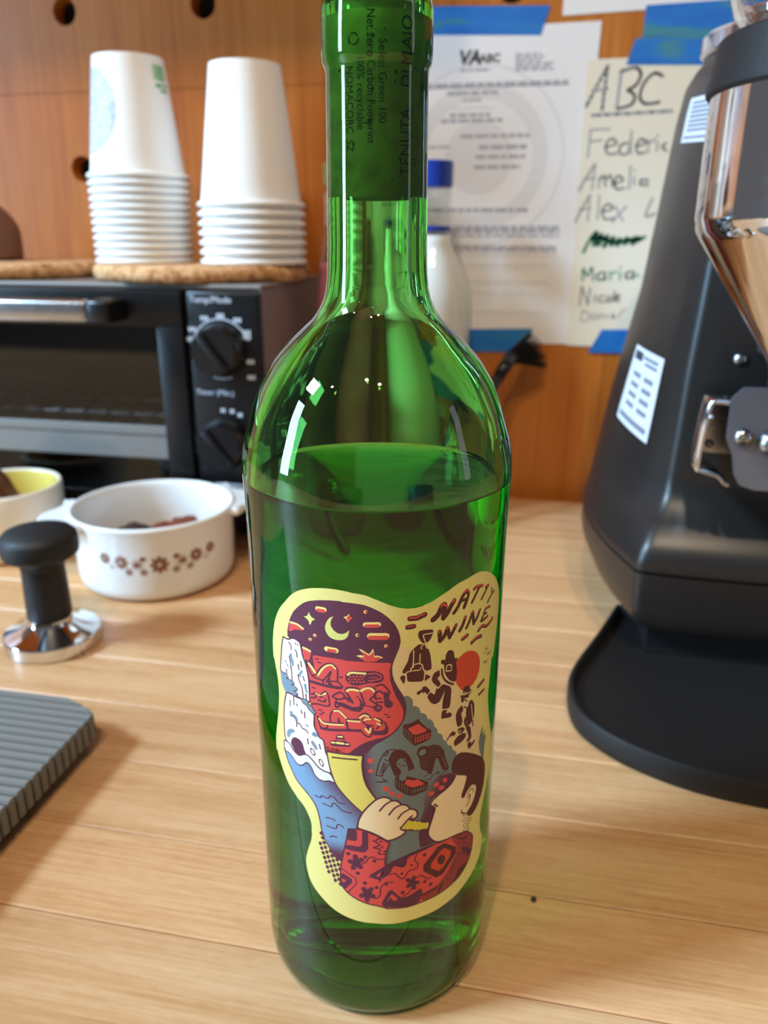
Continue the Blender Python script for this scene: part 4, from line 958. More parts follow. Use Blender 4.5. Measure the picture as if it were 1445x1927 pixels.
# ------------------------------------------------------------------ papers, tape and brush on the wall
def sheet(name, corners, y, m, thick=.0003, parent=None):
    bm = bmesh.new(); n = len(corners)
    a = [bm.verts.new((x, y, z)) for x, z in corners]; b = [bm.verts.new((x, y + thick, z)) for x, z in corners]
    bm.faces.new(a); bm.faces.new(b[::-1])
    for i in range(n): bm.faces.new((a[i], a[(i + 1) % n], b[(i + 1) % n], b[i]))
    bmesh.ops.recalc_face_normals(bm, faces=bm.faces)
    return link(name, bm, m, parent)
WALL = {'bars': [(-0.0403, -0.019, 0.3879, 0.0016, 0), (-0.0402, -0.0162, 0.3856, 0.0016, 0), (-0.0401, -0.0187, 0.3833, 0.0016, 0), (-0.0399, -0.008, 0.3809, 0.0016, 0), (-0.0398, -0.0105, 0.3786, 0.0016, 0), (-0.0397, -0.0077, 0.3764, 0.0016, 0), (-0.0867, -0.06, 0.3775, 0.002, 0), (-0.1404, 0.0051, 0.3662, 0.0035, 0), (-0.1404, 0.0053, 0.3644, 0.0006, 2), (-0.0947, -0.0558, 0.3484, 0.002, 3), (-0.0946, -0.0569, 0.3428, 0.003, 0), (-0.1022, -0.0484, 0.3384, 0.003, 0), (-0.0849, -0.0244, 0.326, 0.003, 0), (-0.0683, -0.0265, 0.317, 0.0035, 0), (-0.0708, -0.0274, 0.3093, 0.003, 0), (-0.0719, -0.0311, 0.301, 0.0035, 0), (-0.1124, -0.0938, 0.3178, 0.002, 0), (-0.1394, -0.0219, 0.2653, 0.0035, 0), (-0.1111, -0.0371, 0.2586, 0.003, 3), (-0.1333, 0.0071, 0.2508, 0.003, 0), (-0.1333, 0.0066, 0.2476, 0.0035, 0), (-0.1332, 0.0062, 0.2435, 0.002, 0), (-0.1301, 0.0048, 0.2339, 0.0022, 0), (-0.13, 0.005, 0.2314, 0.0022, 0), (-0.13, 0.0052, 0.2289, 0.0022, 3), (-0.13, 0.0054, 0.2264, 0.0022, 3), (-0.1283, 0.001, 0.2181, 0.0028, 3), (-0.1283, 0.0027, 0.2149, 0.0006, 3), (-0.1281, 0.0003, 0.2036, 0.0028, 3), (-0.1281, 0.0037, 0.2005, 0.0006, 3), (-0.128, -0.0003, 0.1935, 0.0028, 3), (-0.1279, 0.0044, 0.1904, 0.0006, 3), (-0.1277, -0.0012, 0.1761, 0.0028, 3), (-0.1277, 0.0057, 0.1729, 0.0006, 3)], 'hand': [(26, 0, [214, 3471, 292, 3632, 363, 3773]), (26, 0, [363, 3773, 354, 3608, 346, 3440]), (26, 0, [259, 3588, 373, 3602]), (26, 0, [475, 3726, 466, 3448]), (26, 0, [469, 3726, 591, 3749, 635, 3699, 605, 3623, 537, 3586]), (26, 0, [537, 3586, 599, 3546, 584, 3479, 479, 3446]), (26, 0, [811, 3680, 744, 3706, 669, 3638, 644, 3533, 694, 3480, 804, 3490]), (26, 0, [269, 3402, 555, 3410, 912, 3421]), (17, 0, [267, 3293, 261, 3078]), (17, 0, [267, 3293, 421, 3293]), (17, 0, [269, 3201, 361, 3209]), (17, 0, [397, 3152, 487, 3180, 452, 3221, 406, 3181, 420, 3105, 500, 3104]), (17, 0, [584, 3184, 525, 3168, 525, 3104, 592, 3109, 605, 3275]), (17, 0, [605, 3275, 613, 3103]), (17, 0, [654, 3154, 730, 3182, 696, 3214, 655, 3171, 674, 3102, 732, 3110]), (17, 0, [748, 3204, 756, 3110]), (17, 0, [751, 3175, 805, 3212]), (17, 0, [822, 3191, 828, 3120]), (17, 0, [820, 3243, 822, 3235]), (17, 0, [899, 3179, 863, 3151, 906, 3119]), (17, 0, [208, 2811, 268, 2924, 328, 3025]), (17, 0, [328, 3025, 321, 2822]), (17, 0, [245, 2895, 329, 2918]), (17, 0, [372, 2912, 374, 2831]), (17, 0, [373, 2894, 411, 2929, 428, 2845]), (17, 0, [424, 2893, 465, 2931, 491, 2843]), (17, 0, [509, 2866, 573, 2892, 532, 2928, 500, 2881, 528, 2821, 592, 2830]), (17, 0, [623, 3003, 630, 2820]), (17, 0, [661, 2915, 667, 2855]), (17, 0, [662, 2968, 663, 2962]), (17, 0, [770, 2892, 721, 2891, 720, 2855, 772, 2855]), (17, 0, [774, 2902, 780, 2845]), (17, 0, [197, 2554, 251, 2671, 304, 2774]), (17, 0, [304, 2774, 305, 2564]), (17, 0, [230, 2653, 318, 2667]), (17, 0, [385, 2768, 387, 2579]), (17, 0, [420, 2638, 508, 2662, 467, 2701, 421, 2652, 451, 2576, 528, 2588]), (17, 0, [529, 2679, 604, 2564]), (17, 0, [619, 2682, 516, 2552]), (17, 0, [833, 2747, 790, 2603, 866, 2621]), (26, 1, [289, 2298, 349, 2430, 397, 2468, 369, 2355, 436, 2455, 407, 2355, 489, 2443, 460, 2343, 541, 2431, 522, 2356, 593, 2418, 573, 2356, 655, 2425, 636, 2369, 731, 2431, 699, 2369, 806, 2432]), (40, 1, [351, 2405, 426, 2430, 532, 2387, 683, 2406, 782, 2419]), (18, 2, [303, 2056, 301, 2159, 342, 2095, 375, 2170, 398, 2057]), (18, 2, [467, 2129, 429, 2109, 440, 2064, 491, 2078, 492, 2135, 501, 2065]), (18, 2, [537, 2136, 544, 2066]), (18, 2, [543, 2117, 595, 2137]), (18, 2, [624, 2131, 628, 2067]), (18, 2, [623, 2175, 625, 2167]), (18, 2, [710, 2138, 674, 2118, 684, 2080, 734, 2094, 735, 2145, 745, 2077]), (18, 2, [764, 2113, 791, 2101]), (13, 3, [295, 1840, 301, 2004]), (13, 3, [301, 2004, 368, 1845]), (13, 3, [368, 1845, 377, 1992]), (13, 3, [426, 1934, 425, 1869]), (13, 3, [505, 1929, 461, 1909, 471, 1870, 516, 1877]), (13, 3, [544, 1923, 527, 1897, 549, 1871, 573, 1891, 557, 1923]), (13, 3, [592, 1969, 592, 1878]), (13, 3, [605, 1898, 642, 1925, 615, 1937, 605, 1905, 627, 1879, 645, 1890]), (9, 0, [326, 1794, 320, 1701, 385, 1716, 387, 1769, 326, 1788]), (9, 0, [447, 1764, 416, 1750, 425, 1717, 464, 1724, 467, 1764]), (9, 0, [491, 1725, 490, 1758, 528, 1752, 533, 1726]), (9, 0, [560, 1759, 559, 1726]), (9, 0, [588, 1740, 619, 1754, 599, 1767, 589, 1734, 622, 1724]), (9, 0, [648, 1728, 668, 1788, 705, 1815])], 'tape': [('blue tape strip at the top left of the license sheet', [(-0.136, 0.4061), (-0.0199, 0.4016), (-0.0136, 0.4228), (-0.1363, 0.4274)], 0.7619), ('upper blue tape strip right above the name list', [(0.0615, 0.397), (0.1475, 0.3982), (0.1441, 0.4209), (0.0623, 0.4195)], 0.7614), ('blue tape strip across the top edge of the name list', [(0.0509, 0.3774), (0.143, 0.3744), (0.1395, 0.3985), (0.0565, 0.3964)], 0.7611), ('blue tape strip at the foot of the license sheet by the brush', [(-0.1017, 0.1378), (-0.0184, 0.1403), (-0.0109, 0.1621), (-0.1023, 0.1589)], 0.7619), ('blue tape strip at the foot of the name list', [(0.0406, 0.1416), (0.1316, 0.142), (0.1288, 0.1646), (0.0511, 0.1627)], 0.7611)], 'seal': (-0.0679, 0.3083), 'logo': (-0.0882, 0.382), 'title': (-0.0753, 0.3584), 'title2': (-0.0756, 0.3532)}
lic = tag(sheet('license_paper', [(-.190, .147), (.0207, .1485), (.0286, .4102), (-.184, .408)], .7622, 'paper_white'), 'white printed license sheet taped behind the neck of the wine bottle', 'paper')
bm = bmesh.new(); PY = .76205
def wallf(u, v): return (u, PY, v)
def at_wall(x0, z0, sl=0): return lambda u, v: (x0 + u, PY, z0 + v)
for x0, x1, z, h, mi in WALL['bars']:
    x = x0
    while x < x1 - .001:
        L = min(random.uniform(.004, .012), x1 - x)
        if h < .0009: L = x1 - x
        flat_poly(bm, [(x, z - h / 2), (x + L, z - h / 2), (x + L, z + h / 2), (x, z + h / 2)], wallf, mi); x += L + .0015
def ring(cx, cz, r0, r1, mi, n=48):
    for k in range(n):
        a, b = 2 * pi * k / n, 2 * pi * (k + 1) / n
        flat_poly(bm, [(cx + r0 * cos(a), cz + r0 * sin(a)), (cx + r1 * cos(a), cz + r1 * sin(a)), (cx + r1 * cos(b), cz + r1 * sin(b)), (cx + r0 * cos(b), cz + r0 * sin(b))], wallf, mi)
PY = .7621
ring(*WALL['seal'], .072, .0745, 3); ring(*WALL['seal'], .047, .060, 3); ring(*WALL['seal'], .0, .030, 3)
PY = .76203
x, z = WALL['logo']
add_text(bm, 'VA', .0150, at_wall(x, z), 1, .95, False, .0006, .15); add_text(bm, 'ABC', .0090, at_wall(x + .0180, z + .001), 1, 1.0, False, .0003)
x, z = WALL['title']; add_text(bm, 'VIRGINIA ABC RETAIL', .0046, at_wall(x, z), 2, 1.0, True, .0001)
x, z = WALL['title2']; add_text(bm, 'LICENSE', .0046, at_wall(x, z), 2, 1.0, True)
link('printing', bm, ['print_gray', 'print_dark', 'print_mid', 'print_pale'], lic)
lst = tag(sheet('name_list_paper', [(.0208, .1475), (.21, .145), (.21, .384), (.0192, .3822)], .7616, 'paper_cream'), 'cream sheet with handwritten names beside the coffee grinder', 'paper')
bm = bmesh.new()
for i, (wd, mi, s) in enumerate(WALL['hand']):
    p = catmull([(a / 1e4, b / 1e4) for a, b in zip(s[::2], s[1::2])], False, 4); yy = .76155 - i * 1e-6
    for po in stroke_pieces(p, wd / 1e4): flat_poly(bm, po, lambda u, v: (u, yy, v), mi)
link('handwriting', bm, ['marker_gray', 'marker_green', 'marker_teal', 'marker_dark'], lst)
up3 = tag(sheet('notice_paper', [(-.0035, .4150), (.17, .419), (.17, .62), (-.0035, .62)], .7622, 'paper_white'), 'white notice sheet at the top edge above the name list', 'paper')
bm = bmesh.new(); flat_poly(bm, [(.012, .4275), (.15, .4305), (.15, .4313), (.012, .4283)], lambda u, v: (u, .7621, v)); link('printing', bm, 'print_dark', up3)
for nm, cs, y in WALL['tape']:
    tag(sheet('painter_tape_strip', cs, y, 'painter_tape', .00018), nm, 'tape', 'blue tape strips holding the papers')
br = thing('pastry_brush', 'black brush leaning on the wall behind the bottle, bristles up', 'brush', (-.10, .60, .005))
def B(x, y, z): return (x + .10, y - .60, z - .005)
bm = bmesh.new(); P0, P1 = Vector(B(-.100, .600, .0075)), Vector(B(-.0385, .7085, .1235))
tube(bm, [P0.lerp(P1, t) for t in (0, .03, .3, .6, .85, 1)], .005, 14, True, [.003, .005, .0045, .0042, .0046, .0052]); link('handle', bm, 'black_plastic', br, True)
bm = bmesh.new(); P2 = Vector(B(-.0280, .7255, .1405)); tube(bm, [P1, P1.lerp(P2, .5), P2], .006, 14, True, [.0054, .0062, .0068]); link('ferrule', bm, 'black_gloss', br, True)
bm = bmesh.new(); ta, tb = Vector(B(-.0125, .7525, .1605)), Vector(B(.0050, .7525, .129))
for i in range(150):
    a, b = random.random(), random.uniform(-1, 1); s = P2 + (tb - ta) * ((a - .5) * .32) + Vector((0, b * .004, 0))
    e = ta.lerp(tb, a) + Vector((0, -.003 + b * .005, 0)) + (P2 - P1).normalized() * random.uniform(-.004, .001 + .006 * sin(pi * a))
    if i > 142: e = e + Vector((.002, 0, -.006 - .001 * (i - 142)))
    d = (e - s).normalized().orthogonal() * .00055
    tube(bm, [s, s.lerp(e, .5), e], .0006, 3, False, [.0006, .0006, .0002])
o = link('bristles', bm, 'bristle', br); o['kind'] = 'stuff'
# ------------------------------------------------------------------ bottles behind
def back_bottle(name, label, x, y, prof_out, th, liquid_top, lm, capm, cap_r, cap_z0, cap_z1):
    t = thing(name, label, 'bottle', (x, y, 0))
    inn = [(max(r - th, .002), z) for r, z in prof_out[2:]][::-1] + [(prof_out[1][0] - th, .004), (0, .004)]
    bm = bmesh.new(); lathe(bm, prof_out + inn, 48); bmesh.ops.recalc_face_normals(bm, faces=bm.faces); link('glass_body', bm, 'bottle_glass', t, True)
    lq = [(0, liquid_top)] + [(r + .00005, min(z, liquid_top)) for r, z in inn if z < liquid_top]
    lq.insert(1, (lq[1][0], liquid_top)); bm = bmesh.new(); lathe(bm, lq, 48); bmesh.ops.recalc_face_normals(bm, faces=bm.faces); link('syrup', bm, lm, t, True)
    bm = bmesh.new(); lathe(bm, [(0, cap_z0), (cap_r, cap_z0), (cap_r, cap_z1 - .001), (cap_r - .001, cap_z1), (0, cap_z1)], 40); bmesh.ops.recalc_face_normals(bm, faces=bm.faces)
    soft(link('cap', bm, capm, t)); return t
pr = [(0, .0), (.034, .0), (.0355, .003), (.0355, .15), (.0355, .185), (.034, .198), (.030, .212), (.0235, .226), (.0175, .238), (.0155, .246), (.0148, .262), (.0146, .290)]
bb = back_bottle('syrup_bottle', 'clear glass bottle with blue cap behind the wine bottle neck', -.0985, .700, pr, .0022, .2440, 'syrup', 'blue_cap', .0158, .2815, .3015)
bm = bmesh.new(); lathe(bm, [(.0154, .2475), (.0155, .248), (.01535, .2505), (.0153, .251)], 40); link('neck_band', bm, 'blue_cap', bb, True)
pr2 = [(0, .0), (.0225, .0), (.0240, .003), (.0240, .14), (.0240, .186), (.0230, .200), (.0205, .214), (.0175, .228), (.0155, .240), (.0142, .252), (.0138, .27), (.0135, .286)]
pb = back_bottle('pink_bottle', 'clear bottle of pink syrup with lime cap between oven and wine bottle', -.1755, .690, pr2, .0020, .222, 'pink_syrup', 'lime_cap', .0150, .283, .3005)
bm = bmesh.new(); lathe(bm, [(.0144, .252), (.0141, .262), (.0140, .276)], 40); link('neck_band', bm, 'bottle_label', pb, True)
# ------------------------------------------------------------------ toaster oven
OX0, OX1, OF, OB = -.590, -.2110, .577, .752
ov = thing('toaster_oven', 'black toaster oven with chrome handle under the cork trivets', 'oven', ((OX0 + OX1) / 2, .66, 0))
def rel(o): o.location = -Vector(o.parent.location); return o
ZT = .2085
bm = bmesh.new()
box(bm, (OX0, OF + .006, ZT - .004), (OX1, OB, ZT), .0015); box(bm, (OX0, OF + .006, .014), (OX1, OB, .018)); box(bm, (OX0, OF + .006, .018), (OX0 + .003, OB, ZT - .004))
box(bm, (OX1 - .003, OF + .006, .018), (OX1, OB, ZT - .004)); box(bm, (OX0 + .003, OB - .003, .018), (OX1 - .003, OB, ZT - .004))
box(bm, (-.272, OF + .008, .018), (-.268, OB - .003, ZT - .004))
rel(link('body', bm, 'oven_side', ov))
for x in (OX0 + .03, OX1 - .03):
    for y in (OF + .03, OB - .03):
        bm = bmesh.new(); lathe(bm, [(0, 0), (.009, 0), (.011, .0142), (0, .0142)], 20, (x, y, 0)); bmesh.ops.recalc_face_normals(bm, faces=bm.faces); rel(soft(link('foot', bm, 'black_rubber', ov)))
bm = bmesh.new(); box(bm, (-.2705, OF - .001, .014), (OX1 + .0005, OF + .0075, .2045), .0035, 3); pn = rel(soft(link('control_panel', bm, 'oven_black', ov)))
def front(y): return lambda x, z: (lambda u, v: (x + u, y, z + v))
bm = bmesh.new(); fr = front(OF - .0013)
add_text(bm, 'Temp/Mode', .0068, fr(-.2665, .1955))
def mark(x, z, w_, h_): flat_poly(bm, [(x - w_ / 2, z - h_ / 2), (x + w_ / 2, z - h_ / 2), (x + w_ / 2, z + h_ / 2), (x - w_ / 2, z + h_ / 2)], lambda u, v: (u, OF - .0013, v))
for dx, dz, w_ in ((-.0245, .0075, .0055), (-.0225, .0150, .006), (-.0120, .0235, .006), (.0010, .0255, .006), (.0145, .0225, .006), (.0215, .0135, .007), (.0215, .0100, .006), (.0235, -.0085, .007), (.0235, -.0205, .007)):
    for j in range(3): mark(-.2433 + dx - .0022 + .0022 * j, .1605 + dz, .0014, .0033)
kc = ((-.2433, .1605), (-.2445, .0865))
for cx_, cz_ in kc[:1]:
    pa = [(cx_ + .0232 * cos(radians(a)), cz_ + .0232 * sin(radians(a))) for a in range(20, 165, 12)]
    flat_poly(bm, stroke_outline(pa, .0009), lambda u, v: (u, OF - .0012, v))
    pa = [(cx_ + .0225 * cos(radians(a)), cz_ + .0225 * sin(radians(a))) for a in range(250, 300, 10)]
    flat_poly(bm, stroke_outline(pa, .0007), lambda u, v: (u, OF - .0012, v))
fill_tris(bm, bm.faces[:]); link('panel_print', bm, 'white_print', pn); bm = bmesh.new(); add_text(bm, 'Timer (Min.)', .0062, fr(-.2665, .1250)); fill_tris(bm, bm.faces[:]); link('panel_print', bm, 'white_print', pn); bm = bmesh.new()
for dx, dz in ((-.0015, .0265), (.006, .0262), (.0125, .0235)):
    for j in range(2): mark(-.2445 + dx + .002 * j, .0865 + dz, .0013, .0032)
fill_tris(bm, bm.faces[:]); link('panel_print', bm, 'white_print', pn); bm = bmesh.new()
for i in range(2):
    for j in range(9): mark(-.254 + j * .0038, .0515 - i * .0042, .0028, .0026)
fill_tris(bm, bm.faces[:]); o = link('panel_print', bm, 'white_print', pn)
for cx_, cz_ in kc:
    bm = bmesh.new(); lathe(bm, [(0, -.001), (.0205, -.001), (.0205, .004), (.0195, .006), (.0185, .015), (.0172, .0168), (0, .0172)], 48)
    box(bm, (-.0028, -.0165, .0150), (.0028, .0165, .0205), .001)
    bmesh.ops.rotate(bm, verts=bm.verts, cent=(0, 0, 0), matrix=Matrix.Rotation(radians(38), 3, 'Z'))
    bmesh.ops.rotate(bm, verts=bm.verts, cent=(0, 0, 0), matrix=Matrix.Rotation(radians(90), 3, 'X')); bmesh.ops.translate(bm, verts=bm.verts, vec=(cx_, OF - .001, cz_))
    bmesh.ops.recalc_face_normals(bm, faces=bm.faces); rel(soft(link('knob', bm, 'knob_black', ov)))
# door: four frame members, glass, handle
DX0, DX1, DZ0, DZ1 = OX0, -.2725, .016, .2045; WX1, WZ0, WZ1 = -.2945, .040, .1765
bm = bmesh.new(); y0, y1 = OF - .004, OF + .006
box(bm, (DX0, y0, WZ1), (DX1, y1, DZ1), .002); box(bm, (DX0, y0, DZ0), (DX1, y1, WZ0), .002); box(bm, (WX1, y0 + .0003, WZ0), (DX1 - .0002, y1, WZ1), .001); box(bm, (DX0 + .0002, y0 + .0003, WZ0), (DX0 + .02, y1, WZ1), .001)
rel(soft(link('door_frame', bm, 'oven_black', ov)))
bm = bmesh.new(); box(bm, (DX0 + .02, OF, WZ0), (WX1, OF + .003, WZ1)); rel(link('door_glass', bm, 'oven_glass', ov))
hd = bm = bmesh.new(); box(bm, (DX0 + .06, OF - .036, .1815), (-.3330, OF - .024, .1985), .004, 3); o = rel(soft(link('handle', bm, 'brushed_steel', ov)))
for x in (-.334, DX0 + .044):
    bm = bmesh.new(); box(bm, (x, OF - .036, .1810), (x + .018, OF - .003, .1990), .004, 3); rel(soft(link('handle_mount', bm, 'knob_black', ov)))
bm = bmesh.new()
for k in range(3): tube(bm, [(OX0 + .006, OF + .02 + k * .06, .088), (-.276, OF + .02 + k * .06, .088)], .0018, 8)
for k in range(14): tube(bm, [(OX0 + .02 + k * .023, OF + .012, .0905), (OX0 + .02 + k * .023, OB - .01, .0905)], .0012, 6)
rel(link('rack', bm, 'brushed_steel', ov))
bm = bmesh.new(); box(bm, (OX0 + .01, OF + .010, .0865), (-.279, OF + .013, .0945), .001); box(bm, (OX0 + .01, OF + .013, .0655), (-.279, OB - .02, .0675)); box(bm, (OX0 + .01, OF + .0105, .067), (-.279, OF + .0125, .0855))
rel(link('baking_tray', bm, 'aluminium', ov))
bm = bmesh.new(); box(bm, (OX0 + .0035, OF + .009, .0182), (-.2722, OB - .0032, .0188)); box(bm, (OX0 + .0035, OB - .0055, .0188), (-.2722, OB - .0032, .204)); rel(link('cavity_lining', bm, 'oven_cavity', ov))
# ------------------------------------------------------------------ cork trivets, cups, brown pot
def trivet(x, y, label):
    bm = bmesh.new(); lathe(bm, [(0, 0), (.0865, 0), (.0898, .002), (.0908, .006), (.0898, .0105), (.0865, .0125), (0, .0125)], 64); bmesh.ops.recalc_face_normals(bm, faces=bm.faces)
    return tag(soft(link('cork_trivet', bm, 'cork', None, False, (x, y, ZT)), 50), label, 'trivet', 'round cork trivets on the oven')
trivet(-.2910, .6640, 'round cork trivet carrying both stacks of white cups'); trivet(-.4780, .6640, 'round cork trivet under the brown pot at the left edge')
CZ = ZT + .0125
def cup_proto(name, h, rb, rr, label, group, n):
    bm = bmesh.new(); t = .0005
    pr = [(0, h - .006), (rb - .001, h - .006), (rb - .0006, h), (rb, h), (rb + .0001, h - .001), (rr - .0022, .0042), (rr, .0040), (rr + .0011, .0030), (rr + .0012, .0014), (rr, .0004), (rr - .0014, .0012), (rr - .0020, .004), (rb - t - .0002, h - .0065), (0, h - .0065)]
    lathe(bm, pr, 64); bmesh.ops.recalc_face_normals(bm, faces=bm.faces); o = soft(link('paper_cup', bm, 'cup_paper'), 60); return o
ORD = ['bottom', 'second', 'third', 'fourth', 'fifth', 'sixth', 'seventh', 'eighth', 'ninth', 'tenth', 'eleventh', 'top']
def stack(x, y, h, rb, rr, pitch, n, where, group):
    p = cup_proto('paper_cup', h, rb, rr, '', group, n)
    for k in range(n):
        o = p if k == 0 else p.copy()
        if k: COL.objects.link(o)
        o.location = (x, y, CZ + k * pitch); nm = ORD[k] if k < n - 1 else 'top'
        tag(o, ('%s upside-down white paper cup of the %s' % (nm, where)) if nm in ('bottom', 'top') else ('upside-down white paper cup, %s from the bottom of the %s' % (nm, where)), 'cup', group)
    return o
XA, YA = -.3395, .655
topc = stack(XA, YA, .0885, .0275, .0400, .0060, 12, 'left stack with printed logo', 'cups of the left stack')
stack(-.2420, .655, .1030, .0277, .0424, .0073, 7, 'plain right stack', 'cups of the right stack')
def cup_print(name, m, items, parent, h, rb, rr):
    bm = bmesh.new(); Ac = atan2(-YA, -XA)
    def f(u, v):
        r = rb + .0001 + (rr - .0022 - rb - .0001) * (h - .001 - v) / (h - .0052) + .00018; a = Ac + u; return (r * cos(a), r * sin(a), v)
    for p, mi in items:
        us = [q[0] for q in p]; vs = [q[1] for q in p]
        flat_poly(bm, p, f, mi)
    bmesh.ops.triangulate(bm, faces=bm.faces[:]); return link(name, bm, m, parent)
def band(fn, n, mi):  # polygon strips between two curves so that it hugs the cone
    out = []
    for k in range(n):
        a0, a1, z0, z1, b0, b1 = fn(k / n, (k + 1) / n); out.append(([(a0, z0), (b0, z0), (b1, z1), (a1, z1)], mi))
    return out
items = []
cu, cv, ru, rv = -1.34, .0485, .94, .0335
for i in range(24):
    z0 = cv + rv * (-1 + 2 * i / 24); z1 = cv + rv * (-1 + 2 * (i + 1) / 24); w0 = ru * sqrt(max(0, 1 - ((z0 - cv) / rv) ** 2)); w1 = ru * sqrt(max(0, 1 - ((z1 - cv) / rv) ** 2))
    for j in range(24):
        a, b = -1 + j / 12, -1 + (j + 1) / 12
        q = [(cu + w0 * a, z0), (cu + w0 * b, z0), (cu + w1 * b, z1), (cu + w1 * a, z1)]
        if w0 * w1 > 1e-9: items.append((q, 2 if random.random() < .35 else 0))
gx, gz = .93, .0700
def gbar(u0, u1, z0, z1):
    for k in range(4): items.append(([(u0 + (u1 - u0) * k / 4, z0), (u0 + (u1 - u0) * (k + 1) / 4, z0), (u0 + (u1 - u0) * (k + 1) / 4, z1), (u0 + (u1 - u0) * k / 4, z1)], 1))
for i in range(4): gbar(gx - .26, gx + .22, gz + .0015 + i * .0028, gz + .0034 + i * .0028)
gbar(gx - .04, gx + .02, gz, gz + .0115)
gbar(gx - .24, gx - .02, gz - .0042, gz - .0012); gbar(gx - .10, gx + .20, gz - .0072, gz - .0050); gbar(gx + .04, gx + .22, gz - .0036, gz - .0008)
cup_print('printed_logo', ['cup_gray', 'cup_green', 'cup_mark'], [i for i in items if i[1] != 1], topc, .0885, .0275, .0400); cup_print('green_mark', ['cup_gray', 'cup_green', 'cup_mark'], [i for i in items if i[1] == 1], topc, .0885, .0275, .0400)
bp_ = thing('brown_pot', 'brown ribbed domed pot at the left edge on a cork trivet', 'pot', (-.514, .672, CZ))
bm = bmesh.new(); pr = [(0, 0), (.034, 0), (.037, .002)]
for k in range(16):
    z = .003 + k * .0030; rr = .0375 if k < 7 else .0375 - (k - 6) ** 2 * .00020
    pr += [(rr + .0007, z), (rr - .0004, z + .0011)]
pr += [(.012, .0520), (0, .0525)]
lathe(bm, pr, 64); bmesh.ops.recalc_face_normals(bm, faces=bm.faces); link('pot_body', bm, 'brown_weave', bp_, True)
bm = bmesh.new(); lathe(bm, [(0, .0522), (.012, .0522), (.009, .056), (.013, .062), (.008, .067), (0, .068)], 32); bmesh.ops.recalc_face_normals(bm, faces=bm.faces); link('knob', bm, 'brown_weave', bp_, True)
# ------------------------------------------------------------------ bowl with fluted handle
bo = thing('small_bowl', 'cream ceramic bowl with yellow inside at the left edge', 'bowl', (-.4150, .5265, 0))
bm = bmesh.new(); lathe(bm, [(0, .002), (.024, .002), (.026, 0), (.032, 0), (.038, .004), (.0425, .014), (.0442, .03), (.0445, .0545), (.0435, .057), (.0420, .0572), (.0408, .0555)], 64); bmesh.ops.recalc_face_normals(bm, faces=bm.faces)
link('bowl_body', bm, 'cream_ceramic', bo, True)
bm = bmesh.new(); lathe(bm, [(.0408, .0556), (.0400, .052), (.0398, .03), (.038, .016), (.032, .008), (.02, .006), (0, .006)], 64); link('glaze', bm, 'yellow_glaze', bo, True)
fh = thing('fluted_handle', 'dark brown fluted wooden reamer standing in the cream bowl', 'utensil', (-.4080, .5230, .0125))
bm = bmesh.new(); seg = 48; prof = [(.004, 0), (.012, .004), (.0165, .014), (.0175, .03), (.0165, .046), (.013, .058), (.007, .066), (0.001, .069)]
rings = []
for r, z in prof: rings.append([bm.verts.new(((r + .0012 * cos(12 * 2 * pi * k / seg) * min(1, r / .01)) * cos(2 * pi * k / seg), (r + .0012 * cos(12 * 2 * pi * k / seg) * min(1, r / .01)) * sin(2 * pi * k / seg), z)) for k in range(seg)])
for a, b in zip(rings, rings[1:]):
    for k in range(seg): bm.faces.new((a[k], a[(k + 1) % seg], b[(k + 1) % seg], b[k]))
bm.faces.new(rings[0][::-1]); bm.faces.new(rings[-1])
bmesh.ops.rotate(bm, verts=bm.verts, cent=(0, 0, 0), matrix=Matrix.Rotation(radians(-24), 3, 'Y'))
link('reamer_head', bm, 'dark_wood', fh, True)
# ------------------------------------------------------------------ white casserole dish
DXc, DYc = -.2765, .5080
ds = thing('casserole_dish', 'white glass casserole dish with brown flower band and tab handles', 'dish', (DXc, DYc, 0))
HA = radians(33)
def dish_profile(a):
    return 1
bm = bmesh.new(); seg = 96
oprof = [(0, .0012), (.040, .001), (.047, 0), (.052, .0012), (.0555, .0045), (.0568, .010), (.0575, .03), (.0582, .050), (.0592, .0535), (.0596, .0552), (.0590, .0566), (.0575, .0568), (.0562, .0555), (.0552, .051), (.0545, .03), (.0538, .011), (.051, .0058), (.045, .0042), (0, .004)]
lathe(bm, oprof, seg); bmesh.ops.recalc_face_normals(bm, faces=bm.faces)
link('dish_body', bm, 'milk_glass', ds, True)
for s in (1, -1):
    bm = bmesh.new(); d = Vector((cos(HA), sin(HA), 0)) * s; n_ = Vector((-d.y, d.x, 0)); top, bot = [], []
    out = [(.0560, -.034), (.0615, -.0275), (.0668, -.0205), (.0735, -.0150), (.0785, -.0085), (.080, 0), (.0785, .0085), (.0735, .0150), (.0668, .0205), (.0615, .0275), (.0560, .034)]
    def edge(r, t): return (d * r + n_ * t)
    P = catmull(out, False, 4); hull = []
    for r, t in P: hull.append(edge(max(r, sqrt(.0575 ** 2 - t * t)), t))
    n_out = len(hull)
    for k in range(1, 12):
        t = .034 - .068 * k / 12; hull.append(edge(sqrt(.0570 ** 2 - t * t), t))
    tv = [bm.verts.new((p.x, p.y, .0558 - (.0016 if 3 < i < n_out - 4 else 0))) for i, p in enumerate(hull)]; bv = [bm.verts.new((p.x, p.y, .0495)) for p in hull]
    bm.faces.new(tv); bm.faces.new(bv[::-1])
    for i in range(len(tv)): bm.faces.new((tv[i], bv[i], bv[(i + 1) % len(bv)], tv[(i + 1) % len(tv)]))
    bmesh.ops.recalc_face_normals(bm, faces=bm.faces)
    bmesh.ops.bevel(bm, geom=[e for e in bm.edges if len(e.link_faces) == 2 and e.calc_face_angle(0) > .9], offset=.0014, segments=2, affect='EDGES')
    soft(link('tab_handle', bm, 'milk_glass', ds), 50)
bm = bmesh.new(); Ad = atan2(-DYc, -DXc)
